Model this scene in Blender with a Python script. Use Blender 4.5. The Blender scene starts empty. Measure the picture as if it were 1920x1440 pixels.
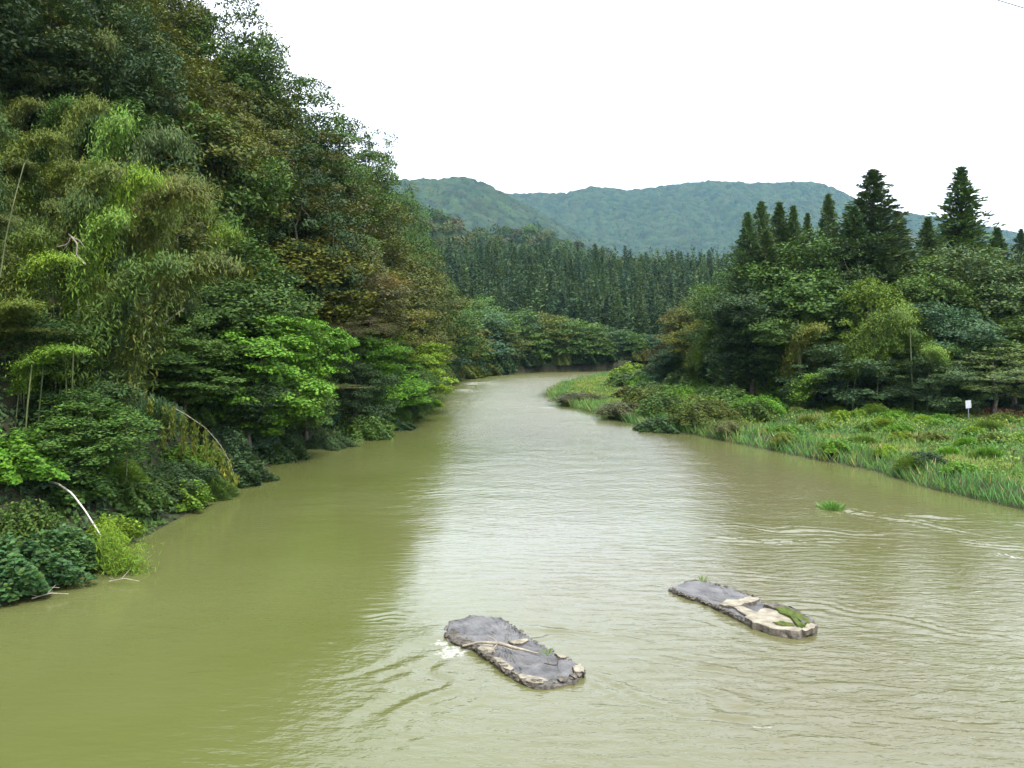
import bpy, math, random
import numpy as np
from mathutils import Vector

# ------------------------------------------------------------------ camera, sky, sun, exposure
scene = bpy.context.scene
COL = scene.collection
R = math.radians
CAM_H, FPX, HORIZON = 11.0, 1650.0, 620.0
cd = bpy.data.cameras.new("camera"); cam = bpy.data.objects.new("camera", cd); COL.objects.link(cam)
cam.location = (0, 0, CAM_H)
cam.rotation_euler = (R(90), 0, 0); cd.shift_y = -(720 - HORIZON) / 1920.0
cd.sensor_width = 36.0; cd.lens = 36.0 * FPX / 1920.0
cd.clip_start = 0.5; cd.clip_end = 9000
scene.camera = cam

SUN_EL, SUN_AZ = R(58), R(150)          # high, behind the camera and a little to its right
world = bpy.data.worlds.new("World"); scene.world = world; world.use_nodes = True
nt = world.node_tree; nt.nodes.clear()
n_out = nt.nodes.new("ShaderNodeOutputWorld"); n_bg = nt.nodes.new("ShaderNodeBackground")
n_sky = nt.nodes.new("ShaderNodeTexSky"); n_sky.sky_type = 'NISHITA'; n_sky.sun_disc = False
n_sky.sun_elevation = SUN_EL; n_sky.sun_rotation = SUN_AZ
n_tc = nt.nodes.new("ShaderNodeTexCoord")
n_no = nt.nodes.new("ShaderNodeTexNoise"); n_no.inputs["Scale"].default_value = 2.3; n_no.inputs["Detail"].default_value = 5
n_mp = nt.nodes.new("ShaderNodeMapping"); n_mp.inputs["Scale"].default_value = (1, 1, 2.2); n_mp.inputs["Location"].default_value = (0.35, 0.1, 0.2)
n_cr = nt.nodes.new("ShaderNodeMapRange"); n_cr.inputs["From Min"].default_value = 0.36; n_cr.inputs["From Max"].default_value = 0.56
n_cr.inputs["To Min"].default_value = 0.72; n_cr.inputs["To Max"].default_value = 0.97
n_mx = nt.nodes.new("ShaderNodeMix"); n_mx.data_type = 'RGBA'
n_mx.inputs["B"].default_value = (8.8, 9.2, 10.2, 1)
nt.links.new(n_tc.outputs["Generated"], n_mp.inputs["Vector"]); nt.links.new(n_mp.outputs[0], n_no.inputs["Vector"])
nt.links.new(n_no.outputs["Fac"], n_cr.inputs["Value"]); nt.links.new(n_cr.outputs[0], n_mx.inputs["Factor"])
nt.links.new(n_sky.outputs[0], n_mx.inputs["A"]); nt.links.new(n_mx.outputs["Result"], n_bg.inputs["Color"])
n_bg.inputs["Strength"].default_value = 0.1
nt.links.new(n_bg.outputs[0], n_out.inputs["Surface"])

sl = bpy.data.lights.new("sun", 'SUN'); sl.energy = 1.5; sl.angle = R(14); sl.color = (1.0, 0.96, 0.88)
sun = bpy.data.objects.new("sun", sl); COL.objects.link(sun)
sdir = Vector((math.sin(SUN_AZ) * math.cos(SUN_EL), math.cos(SUN_AZ) * math.cos(SUN_EL), math.sin(SUN_EL)))
sun.rotation_euler = sdir.to_track_quat('Z', 'Y').to_euler()
sun.location = (0, -40, 120)
scene.view_settings.view_transform = 'Standard'; scene.view_settings.look = 'None'
scene.view_settings.gamma = 1; scene.view_settings.exposure = 1.65
try: scene.view_settings.use_curve_mapping = False
except Exception: pass
cy = scene.cycles
cy.max_bounces = 5; cy.diffuse_bounces = 1; cy.glossy_bounces = 2; cy.transmission_bounces = 2
cy.volume_bounces = 0; cy.transparent_max_bounces = 8; cy.caustics_reflective = False; cy.caustics_refractive = False
cy.sample_clamp_indirect = 6

# ------------------------------------------------------------------ helpers
rngG = np.random.default_rng(7)
def tag(o, label=None, cat=None, group=None, kind=None):
    if label: o["label"] = label
    if cat: o["category"] = cat
    if group: o["group"] = group
    if kind: o["kind"] = kind
    return o

def nrm(v):
    return v / np.maximum(np.linalg.norm(v, axis=-1, keepdims=True), 1e-9)

def mesh_np(name, V, faces, mats, matidx=None, tint=None, smooth=False, attrs=None):
    """faces: list of (n,k) int arrays"""
    me = bpy.data.meshes.new(name)
    V = np.asarray(V, np.float32)
    faces = [np.asarray(f, np.int32) for f in faces if len(f)]
    nl = sum(f.size for f in faces); nf = sum(len(f) for f in faces)
    me.vertices.add(len(V)); me.vertices.foreach_set("co", V.ravel())
    me.loops.add(nl); me.polygons.add(nf)
    me.loops.foreach_set("vertex_index", np.concatenate([f.ravel() for f in faces]))
    tot = np.concatenate([np.full(len(f), f.shape[1], np.int32) for f in faces])
    st = np.zeros(nf, np.int32); st[1:] = np.cumsum(tot)[:-1]
    me.polygons.foreach_set("loop_start", st)
    for m in (mats if isinstance(mats, (list, tuple)) else [mats]): me.materials.append(m)
    if matidx is not None: me.polygons.foreach_set("material_index", np.asarray(matidx, np.int32))
    me.polygons.foreach_set("use_smooth", np.full(nf, bool(smooth)))
    if tint is not None:
        a = me.attributes.new("tint", 'FLOAT_COLOR', 'POINT')
        c = np.ones((len(V), 4), np.float32); c[:, :3] = tint
        a.data.foreach_set("color", c.ravel())
    if attrs:
        for k, v in attrs.items():
            a = me.attributes.new(k, 'FLOAT', 'POINT'); a.data.foreach_set("value", np.asarray(v, np.float32))
    me.update(calc_edges=True); me.validate()
    return me

def obj(name, me, parent=None, loc=None):
    o = bpy.data.objects.new(name, me); COL.objects.link(o)
    if parent is not None: o.parent = parent
    if loc is not None: o.location = loc
    return o

def empty(name, loc):
    o = bpy.data.objects.new(name, None); COL.objects.link(o); o.location = loc; o.empty_display_size = 0.5
    return o

def _h(ix, iy, seed):
    n = (ix.astype(np.int64) * 374761393 + iy.astype(np.int64) * 668265263 + seed * 1442695041) & 0x7fffffff
    n = (n ^ (n >> 13)) * 1274126177 & 0x7fffffff
    n = (n ^ (n >> 16)) & 0xffff
    return n / 65535.0
def vnoise(x, y, seed=0):
    x = np.asarray(x, float); y = np.asarray(y, float)
    ix = np.floor(x); iy = np.floor(y); fx = x - ix; fy = y - iy
    u = fx * fx * fx * (fx * (fx * 6 - 15) + 10); v = fy * fy * fy * (fy * (fy * 6 - 15) + 10)
    a = _h(ix, iy, seed); b = _h(ix + 1, iy, seed); c = _h(ix, iy + 1, seed); d = _h(ix + 1, iy + 1, seed)
    return (a * (1 - u) + b * u) * (1 - v) + (c * (1 - u) + d * u) * v * 1.0
def fbm(x, y, seed=0, oct=4, gain=0.5):
    s = 0; a = 1; t = 0
    for i in range(oct):
        s = s + a * (vnoise(x * 2 ** i + 17.3 * i, y * 2 ** i - 9.1 * i, seed + i) - 0.5); t += a; a *= gain
    return s / t * 2
def sstep(a, b, x):
    t = np.clip((np.asarray(x, float) - a) / (b - a), 0, 1); return t * t * (3 - 2 * t)

def XW(px, d): return (px - 960.0) / FPX * d
def ZW(py, d): return CAM_H + (HORIZON - py) / FPX * d
def GW(px, py, z=0.0):
    k = (CAM_H - z) / (py - HORIZON); return np.array([(px - 960.0) * k, FPX * k, z])

# ------------------------------------------------------------------ materials
def new_mat(name):
    m = bpy.data.materials.new(name); m.use_nodes = True
    t = m.node_tree; t.nodes.clear()
    o = t.nodes.new("ShaderNodeOutputMaterial")
    return m, t, o
def N(t, typ, **kw):
    n = t.nodes.new(typ)
    for k, v in kw.items():
        if k in n.inputs: n.inputs[k].default_value = v
        else: setattr(n, k, v)
    return n
def L(t, a, b): t.links.new(a, b)

LEAF_K = 1.5
def leaf_material(name, transl=0.22, rough=0.55, spec=0.2):
    m, t, o = new_mat(name)
    at = N(t, "ShaderNodeAttribute", attribute_name="tint"); oi = N(t, "ShaderNodeObjectInfo")
    mu = N(t, "ShaderNodeMix", data_type='RGBA', blend_type='MULTIPLY'); mu.inputs["Factor"].default_value = 1
    sc = N(t, "ShaderNodeVectorMath", operation='SCALE'); sc.inputs["Scale"].default_value = LEAF_K
    L(t, at.outputs["Color"], sc.inputs[0]); L(t, sc.outputs[0], mu.inputs["A"]); L(t, oi.outputs["Color"], mu.inputs["B"])
    p = N(t, "ShaderNodeBsdfPrincipled"); p.inputs["Roughness"].default_value = rough; p.inputs["Specular IOR Level"].default_value = spec
    L(t, mu.outputs["Result"], p.inputs["Base Color"])
    tr = N(t, "ShaderNodeBsdfTranslucent")
    wm = N(t, "ShaderNodeMix", data_type='RGBA', blend_type='MULTIPLY'); wm.inputs["Factor"].default_value = 1
    wm.inputs["B"].default_value = (1.25, 1.2, 0.55, 1)
    L(t, mu.outputs["Result"], wm.inputs["A"]); L(t, wm.outputs["Result"], tr.inputs["Color"])
    mx = N(t, "ShaderNodeMixShader"); mx.inputs["Fac"].default_value = transl
    L(t, p.outputs[0], mx.inputs[1]); L(t, tr.outputs[0], mx.inputs[2]); L(t, mx.outputs[0], o.inputs["Surface"])
    return m
M_LEAF = leaf_material("leaf")
M_NEEDLE = leaf_material("needle", 0.12, 0.6, 0.25)
M_GRASS = leaf_material("grass_blade", 0.3, 0.55, 0.25)

def noise_mat(name, c1, c2, scale, rough=0.85, detail=6, bump=0.3, bscale=None, spec=0.3, c3=None, stretch=(1, 1, 1)):
    m, t, o = new_mat(name)
    tc = N(t, "ShaderNodeTexCoord"); mp = N(t, "ShaderNodeMapping"); mp.inputs["Scale"].default_value = stretch
    L(t, tc.outputs["Object"], mp.inputs["Vector"])
    no = N(t, "ShaderNodeTexNoise"); no.inputs["Scale"].default_value = scale; no.inputs["Detail"].default_value = detail
    L(t, mp.outputs[0], no.inputs["Vector"])
    cr = N(t, "ShaderNodeValToRGB"); e = cr.color_ramp.elements
    e[0].position = 0.32; e[0].color = (*c1, 1); e[1].position = 0.68; e[1].color = (*c2, 1)
    if c3: x = e.new(0.5); x.color = (*c3, 1)
    L(t, no.outputs["Fac"], cr.inputs["Fac"])
    p = N(t, "ShaderNodeBsdfPrincipled"); p.inputs["Roughness"].default_value = rough; p.inputs["Specular IOR Level"].default_value = spec
    L(t, cr.outputs["Color"], p.inputs["Base Color"])
    n2 = N(t, "ShaderNodeTexNoise"); n2.inputs["Scale"].default_value = bscale or scale * 3; n2.inputs["Detail"].default_value = 5
    L(t, mp.outputs[0], n2.inputs["Vector"])
    b = N(t, "ShaderNodeBump"); b.inputs["Strength"].default_value = bump; b.inputs["Distance"].default_value = 0.05
    L(t, n2.outputs["Fac"], b.inputs["Height"]); L(t, b.outputs[0], p.inputs["Normal"])
    L(t, p.outputs[0], o.inputs["Surface"])
    return m
M_BARK = noise_mat("bark", (0.05, 0.04, 0.03), (0.17, 0.145, 0.115), 5, 0.9, stretch=(1, 1, 0.25))
M_TWIG = noise_mat("bare_twig", (0.13, 0.11, 0.085), (0.26, 0.225, 0.18), 4, 0.85)
M_CEDARBARK = noise_mat("cedar_bark", (0.045, 0.03, 0.022), (0.13, 0.085, 0.06), 6, 0.9, stretch=(1, 1, 0.2))
M_CULM = noise_mat("bamboo_culm", (0.06, 0.08, 0.03), (0.13, 0.15, 0.06), 1.2, 0.45, bump=0.05)
M_DRYCULM = noise_mat("dry_culm", (0.42, 0.40, 0.33), (0.6, 0.58, 0.5), 2, 0.5, bump=0.05)
M_SOIL = noise_mat("forest_soil", (0.022, 0.019, 0.011), (0.06, 0.055, 0.028), 0.6, 0.95, c3=(0.032, 0.036, 0.013), bscale=4)
M_WETTOP = noise_mat("wet_concrete", (0.030, 0.028, 0.024), (0.125, 0.120, 0.112), 1.3, 0.4, detail=11, bump=0.7, bscale=7, spec=0.5, c3=(0.084, 0.080, 0.074))
M_CREAM = noise_mat("broken_concrete", (0.16, 0.14, 0.10), (0.33, 0.30, 0.225), 3.0, 0.9, detail=9, bump=0.5, bscale=22)
M_DARKROCK = noise_mat("stained_concrete", (0.028, 0.024, 0.018), (0.15, 0.13, 0.10), 4.5, 0.7, detail=9, bump=0.8, bscale=16)
M_MOSS = noise_mat("moss", (0.035, 0.06, 0.008), (0.10, 0.13, 0.02), 7, 0.95, bump=0.9, bscale=30)
M_DRIFT = noise_mat("driftwood", (0.20, 0.165, 0.12), (0.38, 0.33, 0.26), 6, 0.8, stretch=(1, 1, 1))
M_DARKTWIG = noise_mat("wet_twig", (0.03, 0.022, 0.016), (0.07, 0.05, 0.035), 6, 0.7)
M_PAINT = noise_mat("sign_paint", (0.52, 0.53, 0.53), (0.66, 0.67, 0.67), 5, 0.5, bump=0.03)
M_STEEL = noise_mat("galvanised_steel", (0.2, 0.23, 0.23), (0.32, 0.35, 0.35), 8, 0.45, bump=0.03)
M_BOARD = noise_mat("weathered_board", (0.08, 0.07, 0.06), (0.2, 0.18, 0.16), 6, 0.85, stretch=(0.2, 1, 1))
M_CABLE = noise_mat("cable_sheath", (0.25, 0.28, 0.34), (0.3, 0.33, 0.39), 3, 0.6, bump=0.0)
M_FOAMSTONE = noise_mat("pale_stone", (0.3, 0.27, 0.22), (0.5, 0.46, 0.4), 5, 0.8)

def canopy_material():
    m, t, o = new_mat("forest_canopy")
    at = N(t, "ShaderNodeAttribute", attribute_name="tint")
    tc = N(t, "ShaderNodeTexCoord"); no = N(t, "ShaderNodeTexNoise"); no.inputs["Scale"].default_value = 0.5; no.inputs["Detail"].default_value = 6
    L(t, tc.outputs["Object"], no.inputs["Vector"])
    p = N(t, "ShaderNodeBsdfPrincipled"); p.inputs["Roughness"].default_value = 0.9; p.inputs["Specular IOR Level"].default_value = 0.1
    L(t, at.outputs["Color"], p.inputs["Base Color"])
    b = N(t, "ShaderNodeBump"); b.inputs["Strength"].default_value = 1.0; b.inputs["Distance"].default_value = 1.6
    L(t, no.outputs["Fac"], b.inputs["Height"]); L(t, b.outputs[0], p.inputs["Normal"])
    L(t, p.outputs[0], o.inputs["Surface"])
    return m
M_CANOPY = canopy_material()

def water_material():
    m, t, o = new_mat("muddy_river_water")
    tc = N(t, "ShaderNodeTexCoord")
    big = N(t, "ShaderNodeTexNoise"); big.inputs["Scale"].default_value = 0.07; big.inputs["Detail"].default_value = 4
    L(t, tc.outputs["Object"], big.inputs["Vector"])
    cr = N(t, "ShaderNodeValToRGB"); e = cr.color_ramp.elements
    e[0].position = 0.35; e[0].color = (0.090, 0.103, 0.028, 1); e[1].position = 0.65; e[1].color = (0.108, 0.118, 0.040, 1)
    L(t, big.outputs["Fac"], cr.inputs["Fac"])
    si = N(t, "ShaderNodeAttribute", attribute_name="sky_grey")
    sm = N(t, "ShaderNodeMix", data_type='RGBA'); sm.inputs["B"].default_value = (0.113, 0.106, 0.050, 1)  # grey of the reflected sky, painted into the water's base colour
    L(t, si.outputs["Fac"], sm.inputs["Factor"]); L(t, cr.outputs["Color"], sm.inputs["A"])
    # foam: white where the vertex mask says the water breaks, torn up by noise
    fa = N(t, "ShaderNodeAttribute", attribute_name="foam")
    fn = N(t, "ShaderNodeTexNoise"); fn.inputs["Scale"].default_value = 5.0; fn.inputs["Detail"].default_value = 7
    fmp = N(t, "ShaderNodeMapping"); fmp.inputs["Scale"].default_value = (1, 0.8, 1)
    L(t, tc.outputs["Object"], fmp.inputs["Vector"]); L(t, fmp.outputs[0], fn.inputs["Vector"])
    ad = N(t, "ShaderNodeMath", operation='ADD'); L(t, fa.outputs["Fac"], ad.inputs[0]); L(t, fn.outputs["Fac"], ad.inputs[1])
    mr = N(t, "ShaderNodeMapRange"); mr.inputs["From Min"].default_value = 0.95; mr.inputs["From Max"].default_value = 1.32
    L(t, ad.outputs[0], mr.inputs["Value"])
    mx = N(t, "ShaderNodeMix", data_type='RGBA'); mx.inputs["B"].default_value = (0.5, 0.5, 0.46, 1)
    L(t, sm.outputs["Result"], mx.inputs["A"]); L(t, mr.outputs[0], mx.inputs["Factor"])
    p = N(t, "ShaderNodeBsdfPrincipled"); p.inputs["IOR"].default_value = 1.38; p.inputs["Specular IOR Level"].default_value = 0.5
    L(t, mx.outputs["Result"], p.inputs["Base Color"])
    ro = N(t, "ShaderNodeMapRange"); ro.inputs["To Min"].default_value = 0.06; ro.inputs["To Max"].default_value = 0.6
    L(t, mr.outputs[0], ro.inputs["Value"])
    # fine ripples
    ra = N(t, "ShaderNodeAttribute", attribute_name="ripple")
    rr = N(t, "ShaderNodeMath", operation='MULTIPLY_ADD'); rr.inputs[1].default_value = 0.10; L(t, ra.outputs["Fac"], rr.inputs[0]); L(t, ro.outputs[0], rr.inputs[2]); L(t, rr.outputs[0], p.inputs["Roughness"])
    m1 = N(t, "ShaderNodeMapping"); m1.inputs["Scale"].default_value = (1.0, 1.7, 1); m1.inputs["Rotation"].default_value = (0, 0, R(12))
    L(t, tc.outputs["Object"], m1.inputs["Vector"])
    w1 = N(t, "ShaderNodeTexNoise"); w1.inputs["Scale"].default_value = 1.5; w1.inputs["Detail"].default_value = 3; w1.inputs["Roughness"].default_value = 0.55
    L(t, m1.outputs[0], w1.inputs["Vector"])
    m2 = N(t, "ShaderNodeMapping"); m2.inputs["Scale"].default_value = (0.55, 1.7, 1); m2.inputs["Rotation"].default_value = (0, 0, R(38))
    L(t, tc.outputs["Object"], m2.inputs["Vector"])
    w2 = N(t, "ShaderNodeTexNoise"); w2.inputs["Scale"].default_value = 1.3; w2.inputs["Detail"].default_value = 4; w2.inputs["Roughness"].default_value = 0.6; w2.inputs["Distortion"].default_value = 0.6
    L(t, m2.outputs[0], w2.inputs["Vector"])
    fl = N(t, "ShaderNodeAttribute", attribute_name="flow")
    h1 = N(t, "ShaderNodeMath", operation='MULTIPLY'); L(t, w1.outputs["Fac"], h1.inputs[0]); L(t, ra.outputs["Fac"], h1.inputs[1])
    h2 = N(t, "ShaderNodeMath", operation='MULTIPLY'); L(t, w2.outputs["Fac"], h2.inputs[0]); L(t, fl.outputs["Fac"], h2.inputs[1])
    hm = N(t, "ShaderNodeMath", operation='ADD'); L(t, h1.outputs[0], hm.inputs[0]); L(t, h2.outputs[0], hm.inputs[1])
    b = N(t, "ShaderNodeBump"); b.inputs["Strength"].default_value = 1.0; b.inputs["Distance"].default_value = 0.09
    L(t, hm.outputs[0], b.inputs["Height"]); L(t, b.outputs[0], p.inputs["Normal"])
    L(t, p.outputs[0], o.inputs["Surface"])
    return m
M_WATER = water_material()

# ------------------------------------------------------------------ the lie of the land
LEFT = [(-26, -60), (-24, 0), (-21.5, 22), (-20.3, 35), (-19.7, 48), (-19.6, 58), (-20, 79), (-17.2, 88.5), (-13.1, 98), (-12.2, 112), (-13, 134),
        (-14.8, 160), (-14.6, 185), (-7.8, 213.5), (5.6, 232.7), (26.4, 242), (60, 247), (170, 252)]
RIGHT = [(170, 222), (60, 219), (22, 213), (10.8, 178), (6.6, 151), (7.9, 130), (14.9, 102.5), (18.9, 94.5), (22, 86.4), (26.5, 74), (28.6, 69.5),
         (29.2, 61.5), (31.5, 54.2), (33.5, 44), (37, 30), (40, 0), (42, -60)]
POLY = np.array(LEFT + RIGHT, float)
LA = np.array(LEFT); RA = np.array(RIGHT[::-1])
def river_sd(x, y):
    """distance from the river's edge, positive on land"""
    x = np.asarray(x, float); y = np.asarray(y, float)
    d2 = np.full(x.shape, 1e18); ins = np.zeros(x.shape, bool)
    n = len(POLY)
    for i in range(n):
        ax, ay = POLY[i]; bx, by = POLY[(i + 1) % n]
        ex, ey = bx - ax, by - ay
        t = np.clip(((x - ax) * ex + (y - ay) * ey) / (ex * ex + ey * ey + 1e-12), 0, 1)
        d2 = np.minimum(d2, (x - ax - t * ex) ** 2 + (y - ay - t * ey) ** 2)
        c = ((ay > y) != (by > y))
        with np.errstate(divide='ignore', invalid='ignore'):
            xx = (bx - ax) * (y - ay) / (by - ay + 1e-12) + ax
        ins ^= c & (x < xx)
    return np.where(ins, -1, 1) * np.sqrt(d2)
def right_side(x, y):
    m = 0.5 * (np.interp(y, LA[:15, 1], LA[:15, 0]) + np.interp(y, RA[:15, 1], RA[:15, 0]))
    return (x > m) & (y < 228 + (x - 20) * 0.08)

def ridge_tab(tab, d, less=0.0):
    a = np.array(tab, float); return (a[:, 0] - 960) / FPX * d, CAM_H + (HORIZON - a[:, 1]) / FPX * d - less
RIDGES = [  # distance, profile seen in the picture, front length, back length, height of the trees on it
    (395, ridge_tab([(500, 420), (700, 432), (780, 430), (850, 441), (930, 440), (1010, 441), (1100, 460), (1250, 470), (1330, 462), (1400, 455), (1500, 470), (1700, 500), (2000, 540)], 395, 17), 150, 150),
    (600, ridge_tab([(300, 320), (600, 330), (700, 338), (770, 366), (830, 386), (890, 412), (960, 440), (1090, 466), (1250, 500), (1500, 540)], 600, 10), 200, 200),
    (800, ridge_tab([(800, 500), (880, 432), (940, 412), (1000, 411), (1060, 432), (1130, 462), (1230, 500), (1400, 540)], 800, 9), 200, 220),
    (2700, ridge_tab([(-300, 300), (300, 320), (640, 352), (760, 339), (820, 336), (870, 332), (905, 342), (940, 362), (1000, 392), (1090, 440), (1200, 490), (1500, 560)], 2700, 12), 1300, 600),
    (3900, ridge_tab([(-200, 330), (500, 360), (930, 358), (1060, 361), (1110, 350), (1180, 356), (1260, 345), (1330, 337), (1410, 343), (1520, 340), (1560, 350), (1600, 370), (1680, 396), (1760, 408), (1850, 425), (1920, 440), (2100, 470), (2400, 480)], 3900, 12), 2100, 500),
]
def height(x, y):
    x = np.asarray(x, float); y = np.asarray(y, float)
    s = river_sd(x, y); rs = right_side(x, y)
    sp = np.maximum(s, 0)
    bed = -1.6 * sstep(0, 4, -s)
    k = 0.22 + 1.12 * sstep(225, 165, y) * sstep(-5, -14, x)
    lift = np.maximum(sp - 3.5, 0) * k
    lift = 52 * np.tanh(lift / 52)
    left = 1.5 * sstep(0, 3, sp) + lift + 0.5 * fbm(x / 6, y / 6, 3) * sstep(1, 5, sp)
    right = 0.9 * sstep(0, 1.6, sp) + 0.9 * sstep(2, 16, sp) + 0.10 * np.maximum(y - 112, 0) * sstep(20, 60, sp) * sstep(260, 180, y) + 0.25 * fbm(x / 7, y / 7, 5) * sstep(1, 4, sp)
    right = right * (1 - 0.62 * sstep(105, 140, y) * sstep(62, 40, x - 0.1 * (y - 140)))
    z = np.where(s < 0, bed, np.where(rs, right, left))
    for i, (yr, (tx, tz), fl, bl) in enumerate(RIDGES):
        zr = np.interp(x, tx, tz)
        wob = yr + fbm(x / (yr * 0.22), x * 0 + 3.1, 40 + i, 2) * yr * 0.04
        t = np.where(y < wob, (wob - y) / fl, (y - wob) / bl)
        spur = 1 + 0.0 * x
        if yr > 1000:
            spur = 1 - 0.5 * (0.5 + 0.5 * fbm(x / 230 + y / 1500, y / 900, 60 + i, 3)) * sstep(0.02, 0.35, t)
        prof = np.clip(1 - t, 0, 1)
        prof = prof * (0.75 + 0.25 * prof)
        zz = 1.8 + (zr - 1.8) * prof * spur
        z = np.where((s > 0) & (y > 225), np.maximum(z, zz), z)
    return z
def hz(x, y): return float(height(np.array([x]), np.array([y]))[0])

def grid_faces(nx, ny):
    i = np.arange(nx - 1)[None, :] + nx * np.arange(ny - 1)[:, None]
    return np.stack([i, i + 1, i + 1 + nx, i + nx], -1).reshape(-1, 4)

# ground: one sheet, fine near the river and coarser towards the mountains
def axis_pts(a, b, step, lo, hi, g=1.09):
    pts = list(np.arange(a, b, step)); s = step; p = b
    while p < hi: pts.append(p); s *= g; p += s
    pts.append(hi); s = step; p = a - step; pre = []
    while p > lo: pre.append(p); s *= g; p -= s
    pre.append(lo)
    return np.array(pre[::-1] + pts)
gx = axis_pts(-60, 70, 0.9, -3100, 3100); gy = axis_pts(15, 260, 0.9, -110, 4560, 1.04)
GX, GY = np.meshgrid(gx, gy)
gz = height(GX.ravel(), GY.ravel())
me = mesh_np("ground", np.stack([GX.ravel(), GY.ravel(), gz], 1), [grid_faces(len(gx), len(gy))], M_SOIL, smooth=True)
ground = tag(obj("ground", me), "dark leaf-littered earth of the river valley and wooded slopes", kind="structure")

# ------------------------------------------------------------------ river
S1 = np.array([GW(x, y, 0.22)[:2] for x, y in [(828, 1178), (840, 1158), (880, 1147), (935, 1149), (960, 1165), (990, 1188), (1020, 1206), (1060, 1226), (1092, 1243), (1099, 1254), (1090, 1263), (1055, 1271), (1025, 1277), (990, 1274), (950, 1252), (915, 1226), (893, 1211), (868, 1203), (845, 1194)]])
S2 = np.array([GW(x, y, 0.22)[:2] for x, y in [(1255, 1097), (1270, 1087), (1300, 1082), (1330, 1087), (1380, 1101), (1418, 1115), (1430, 1126), (1440, 1130), (1480, 1139), (1518, 1156), (1532, 1167), (1528, 1177), (1500, 1182), (1470, 1183), (1430, 1174), (1395, 1159), (1355, 1139), (1310, 1119), (1270, 1107)]])
TUFT = GW(1560, 955)
def poly_sd(P, x, y):
    d2 = np.full(np.shape(x), 1e18)
    for i in range(len(P)):
        ax, ay = P[i]; bx, by = P[(i + 1) % len(P)]; ex, ey = bx - ax, by - ay
        t = np.clip(((x - ax) * ex + (y - ay) * ey) / (ex * ex + ey * ey), 0, 1)
        d2 = np.minimum(d2, (x - ax - t * ex) ** 2 + (y - ay - t * ey) ** 2)
    return np.sqrt(d2)

wx = np.concatenate([np.arange(-46, -26, 1.0), np.arange(-26, 42, 0.15), np.arange(42, 62, 1.0)])
wy = [-55.0]
while wy[-1] < 14: wy.append(wy[-1] + 1.0)
while wy[-1] < 262: wy.append(wy[-1] + max(0.075, min(0.5, wy[-1] ** 2 / 18150 * 1.7)))
wy = np.array(wy)
WX, WY = np.meshgrid(wx, wy); x = WX.ravel(); y = WY.ravel()
sd = -river_sd(x, y)
# broad swell carried by the current, livelier in mid-stream and on the far reach
stream = sstep(-6, 6, x) * 0.75 + 0.25
lively = sstep(40, 62, y) * (0.55 + 0.45 * fbm(x / 14, y / 22, 11)) * sstep(1.0, 9, sd) + 0.25 * sstep(40, 20, y)
lively = np.clip(lively, 0.04, 1)
z = 0.018 * fbm(x / 2.4 + 0.2 * y, y / 2.0, 21, 3) * (0.35 + lively)
z += 0.038 * lively * fbm(x / 3.2, y / 1.25, 23, 3)
patchy = sstep(-0.25, 0.45, fbm(x / 9, y / 13, 29, 3))
z += 0.028 * lively * patchy * fbm(x / 1.9, y / 0.75, 25, 2) * sstep(38, 55, y) * sstep(140, 80, y)
z += 0.05 * sstep(85, 130, y) * sstep(0, 5, sd) * fbm(x / 4.5, y / 2.6, 27, 3)
z += 0.085 * sstep(78, 135, y) * sstep(0, 4, sd) * fbm(x / 2.6, y / 1.15, 28, 2) * (0.5 + 0.8 * patchy)
# rapids along the far left edge, before the bend
rap = np.exp(-((y - 172 - (x + 9) * 1.6) / 34) ** 2) * np.exp(-((x + 7) / 6.0) ** 2)
z += 0.10 * rap * fbm(x / 1.6, y / 2.2, 31, 3)
# standing waves trailing from the two slabs, the tuft and the submerged stones by the far bank
def train(x0, y0, ang, length, width, lam, amp, bend=0.0, seed=0):
    global z
    a = R(ang); dx, dy = math.cos(a), math.sin(a)
    u = (x - x0) * dx + (y - y0) * dy; v = -(x - x0) * dy + (y - y0) * dx - bend * u * u + 0.85 * fbm(x / 2.1, y / 2.1, seed + 50, 2) + 0.10 * fbm(x / 0.7, y / 0.7, seed + 51, 2)
    w = np.exp(-(v / width) ** 2) * sstep(-0.6, 0.8, u) * sstep(length, length * 0.35, u)
    z = z + amp * w * np.sin(2 * math.pi * v / lam) * (0.35 + 1.1 * vnoise(x / 1.6, y / 1.6, seed + 52))
a0 = S1[0]
q = GW(885, 1215); train(q[0], q[1], -113, 8.5, 1.15, 1.25, 0.032, 0.01, 1)
q = GW(930, 1265); train(q[0], q[1], -116, 7.5, 1.0, 1.0, 0.026, 0.0, 2)
q = GW(838, 1195); train(q[0], q[1], -120, 6.5, 0.8, 0.95, 0.021, 0.0, 3)
q = GW(820, 1160); train(q[0], q[1], 172, 5, 0.8, 0.45, 0.010, 0.0, 22)
train(S1[4][0], S1[4][1], -28, 12, 0.9, 0.8, 0.022, 0.0, 4)
train(S1[9][0], S1[9][1], -38, 10, 0.9, 0.8, 0.028, 0.0, 5)
train(S2[0][0], S2[0][1], -75, 10, 0.9, 0.7, 0.020, 0.0, 6)
train(S2[4][0] - 1.5, S2[4][1] + 2.6, -5, 7, 0.8, 0.6, 0.030, 0.0, 7)
train(S2[6][0], S2[6][1] + 0.6, -30, 11, 1.0, 0.75, 0.022, 0.0, 8)
train(TUFT[0] + 0.3, TUFT[1] - 0.2, -22, 16, 0.8, 0.65, 0.045, 0.0, 9)
train(TUFT[0], TUFT[1], -52, 14, 0.9, 0.8, 0.035, 0.0, 10)
q = GW(1290, 985); train(q[0], q[1], -14, 15, 1.0, 0.9, 0.040, 0.004, 12)
q = GW(1330, 1010); train(q[0], q[1], -8, 11, 0.9, 0.7, 0.035, 0.0, 13)
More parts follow.
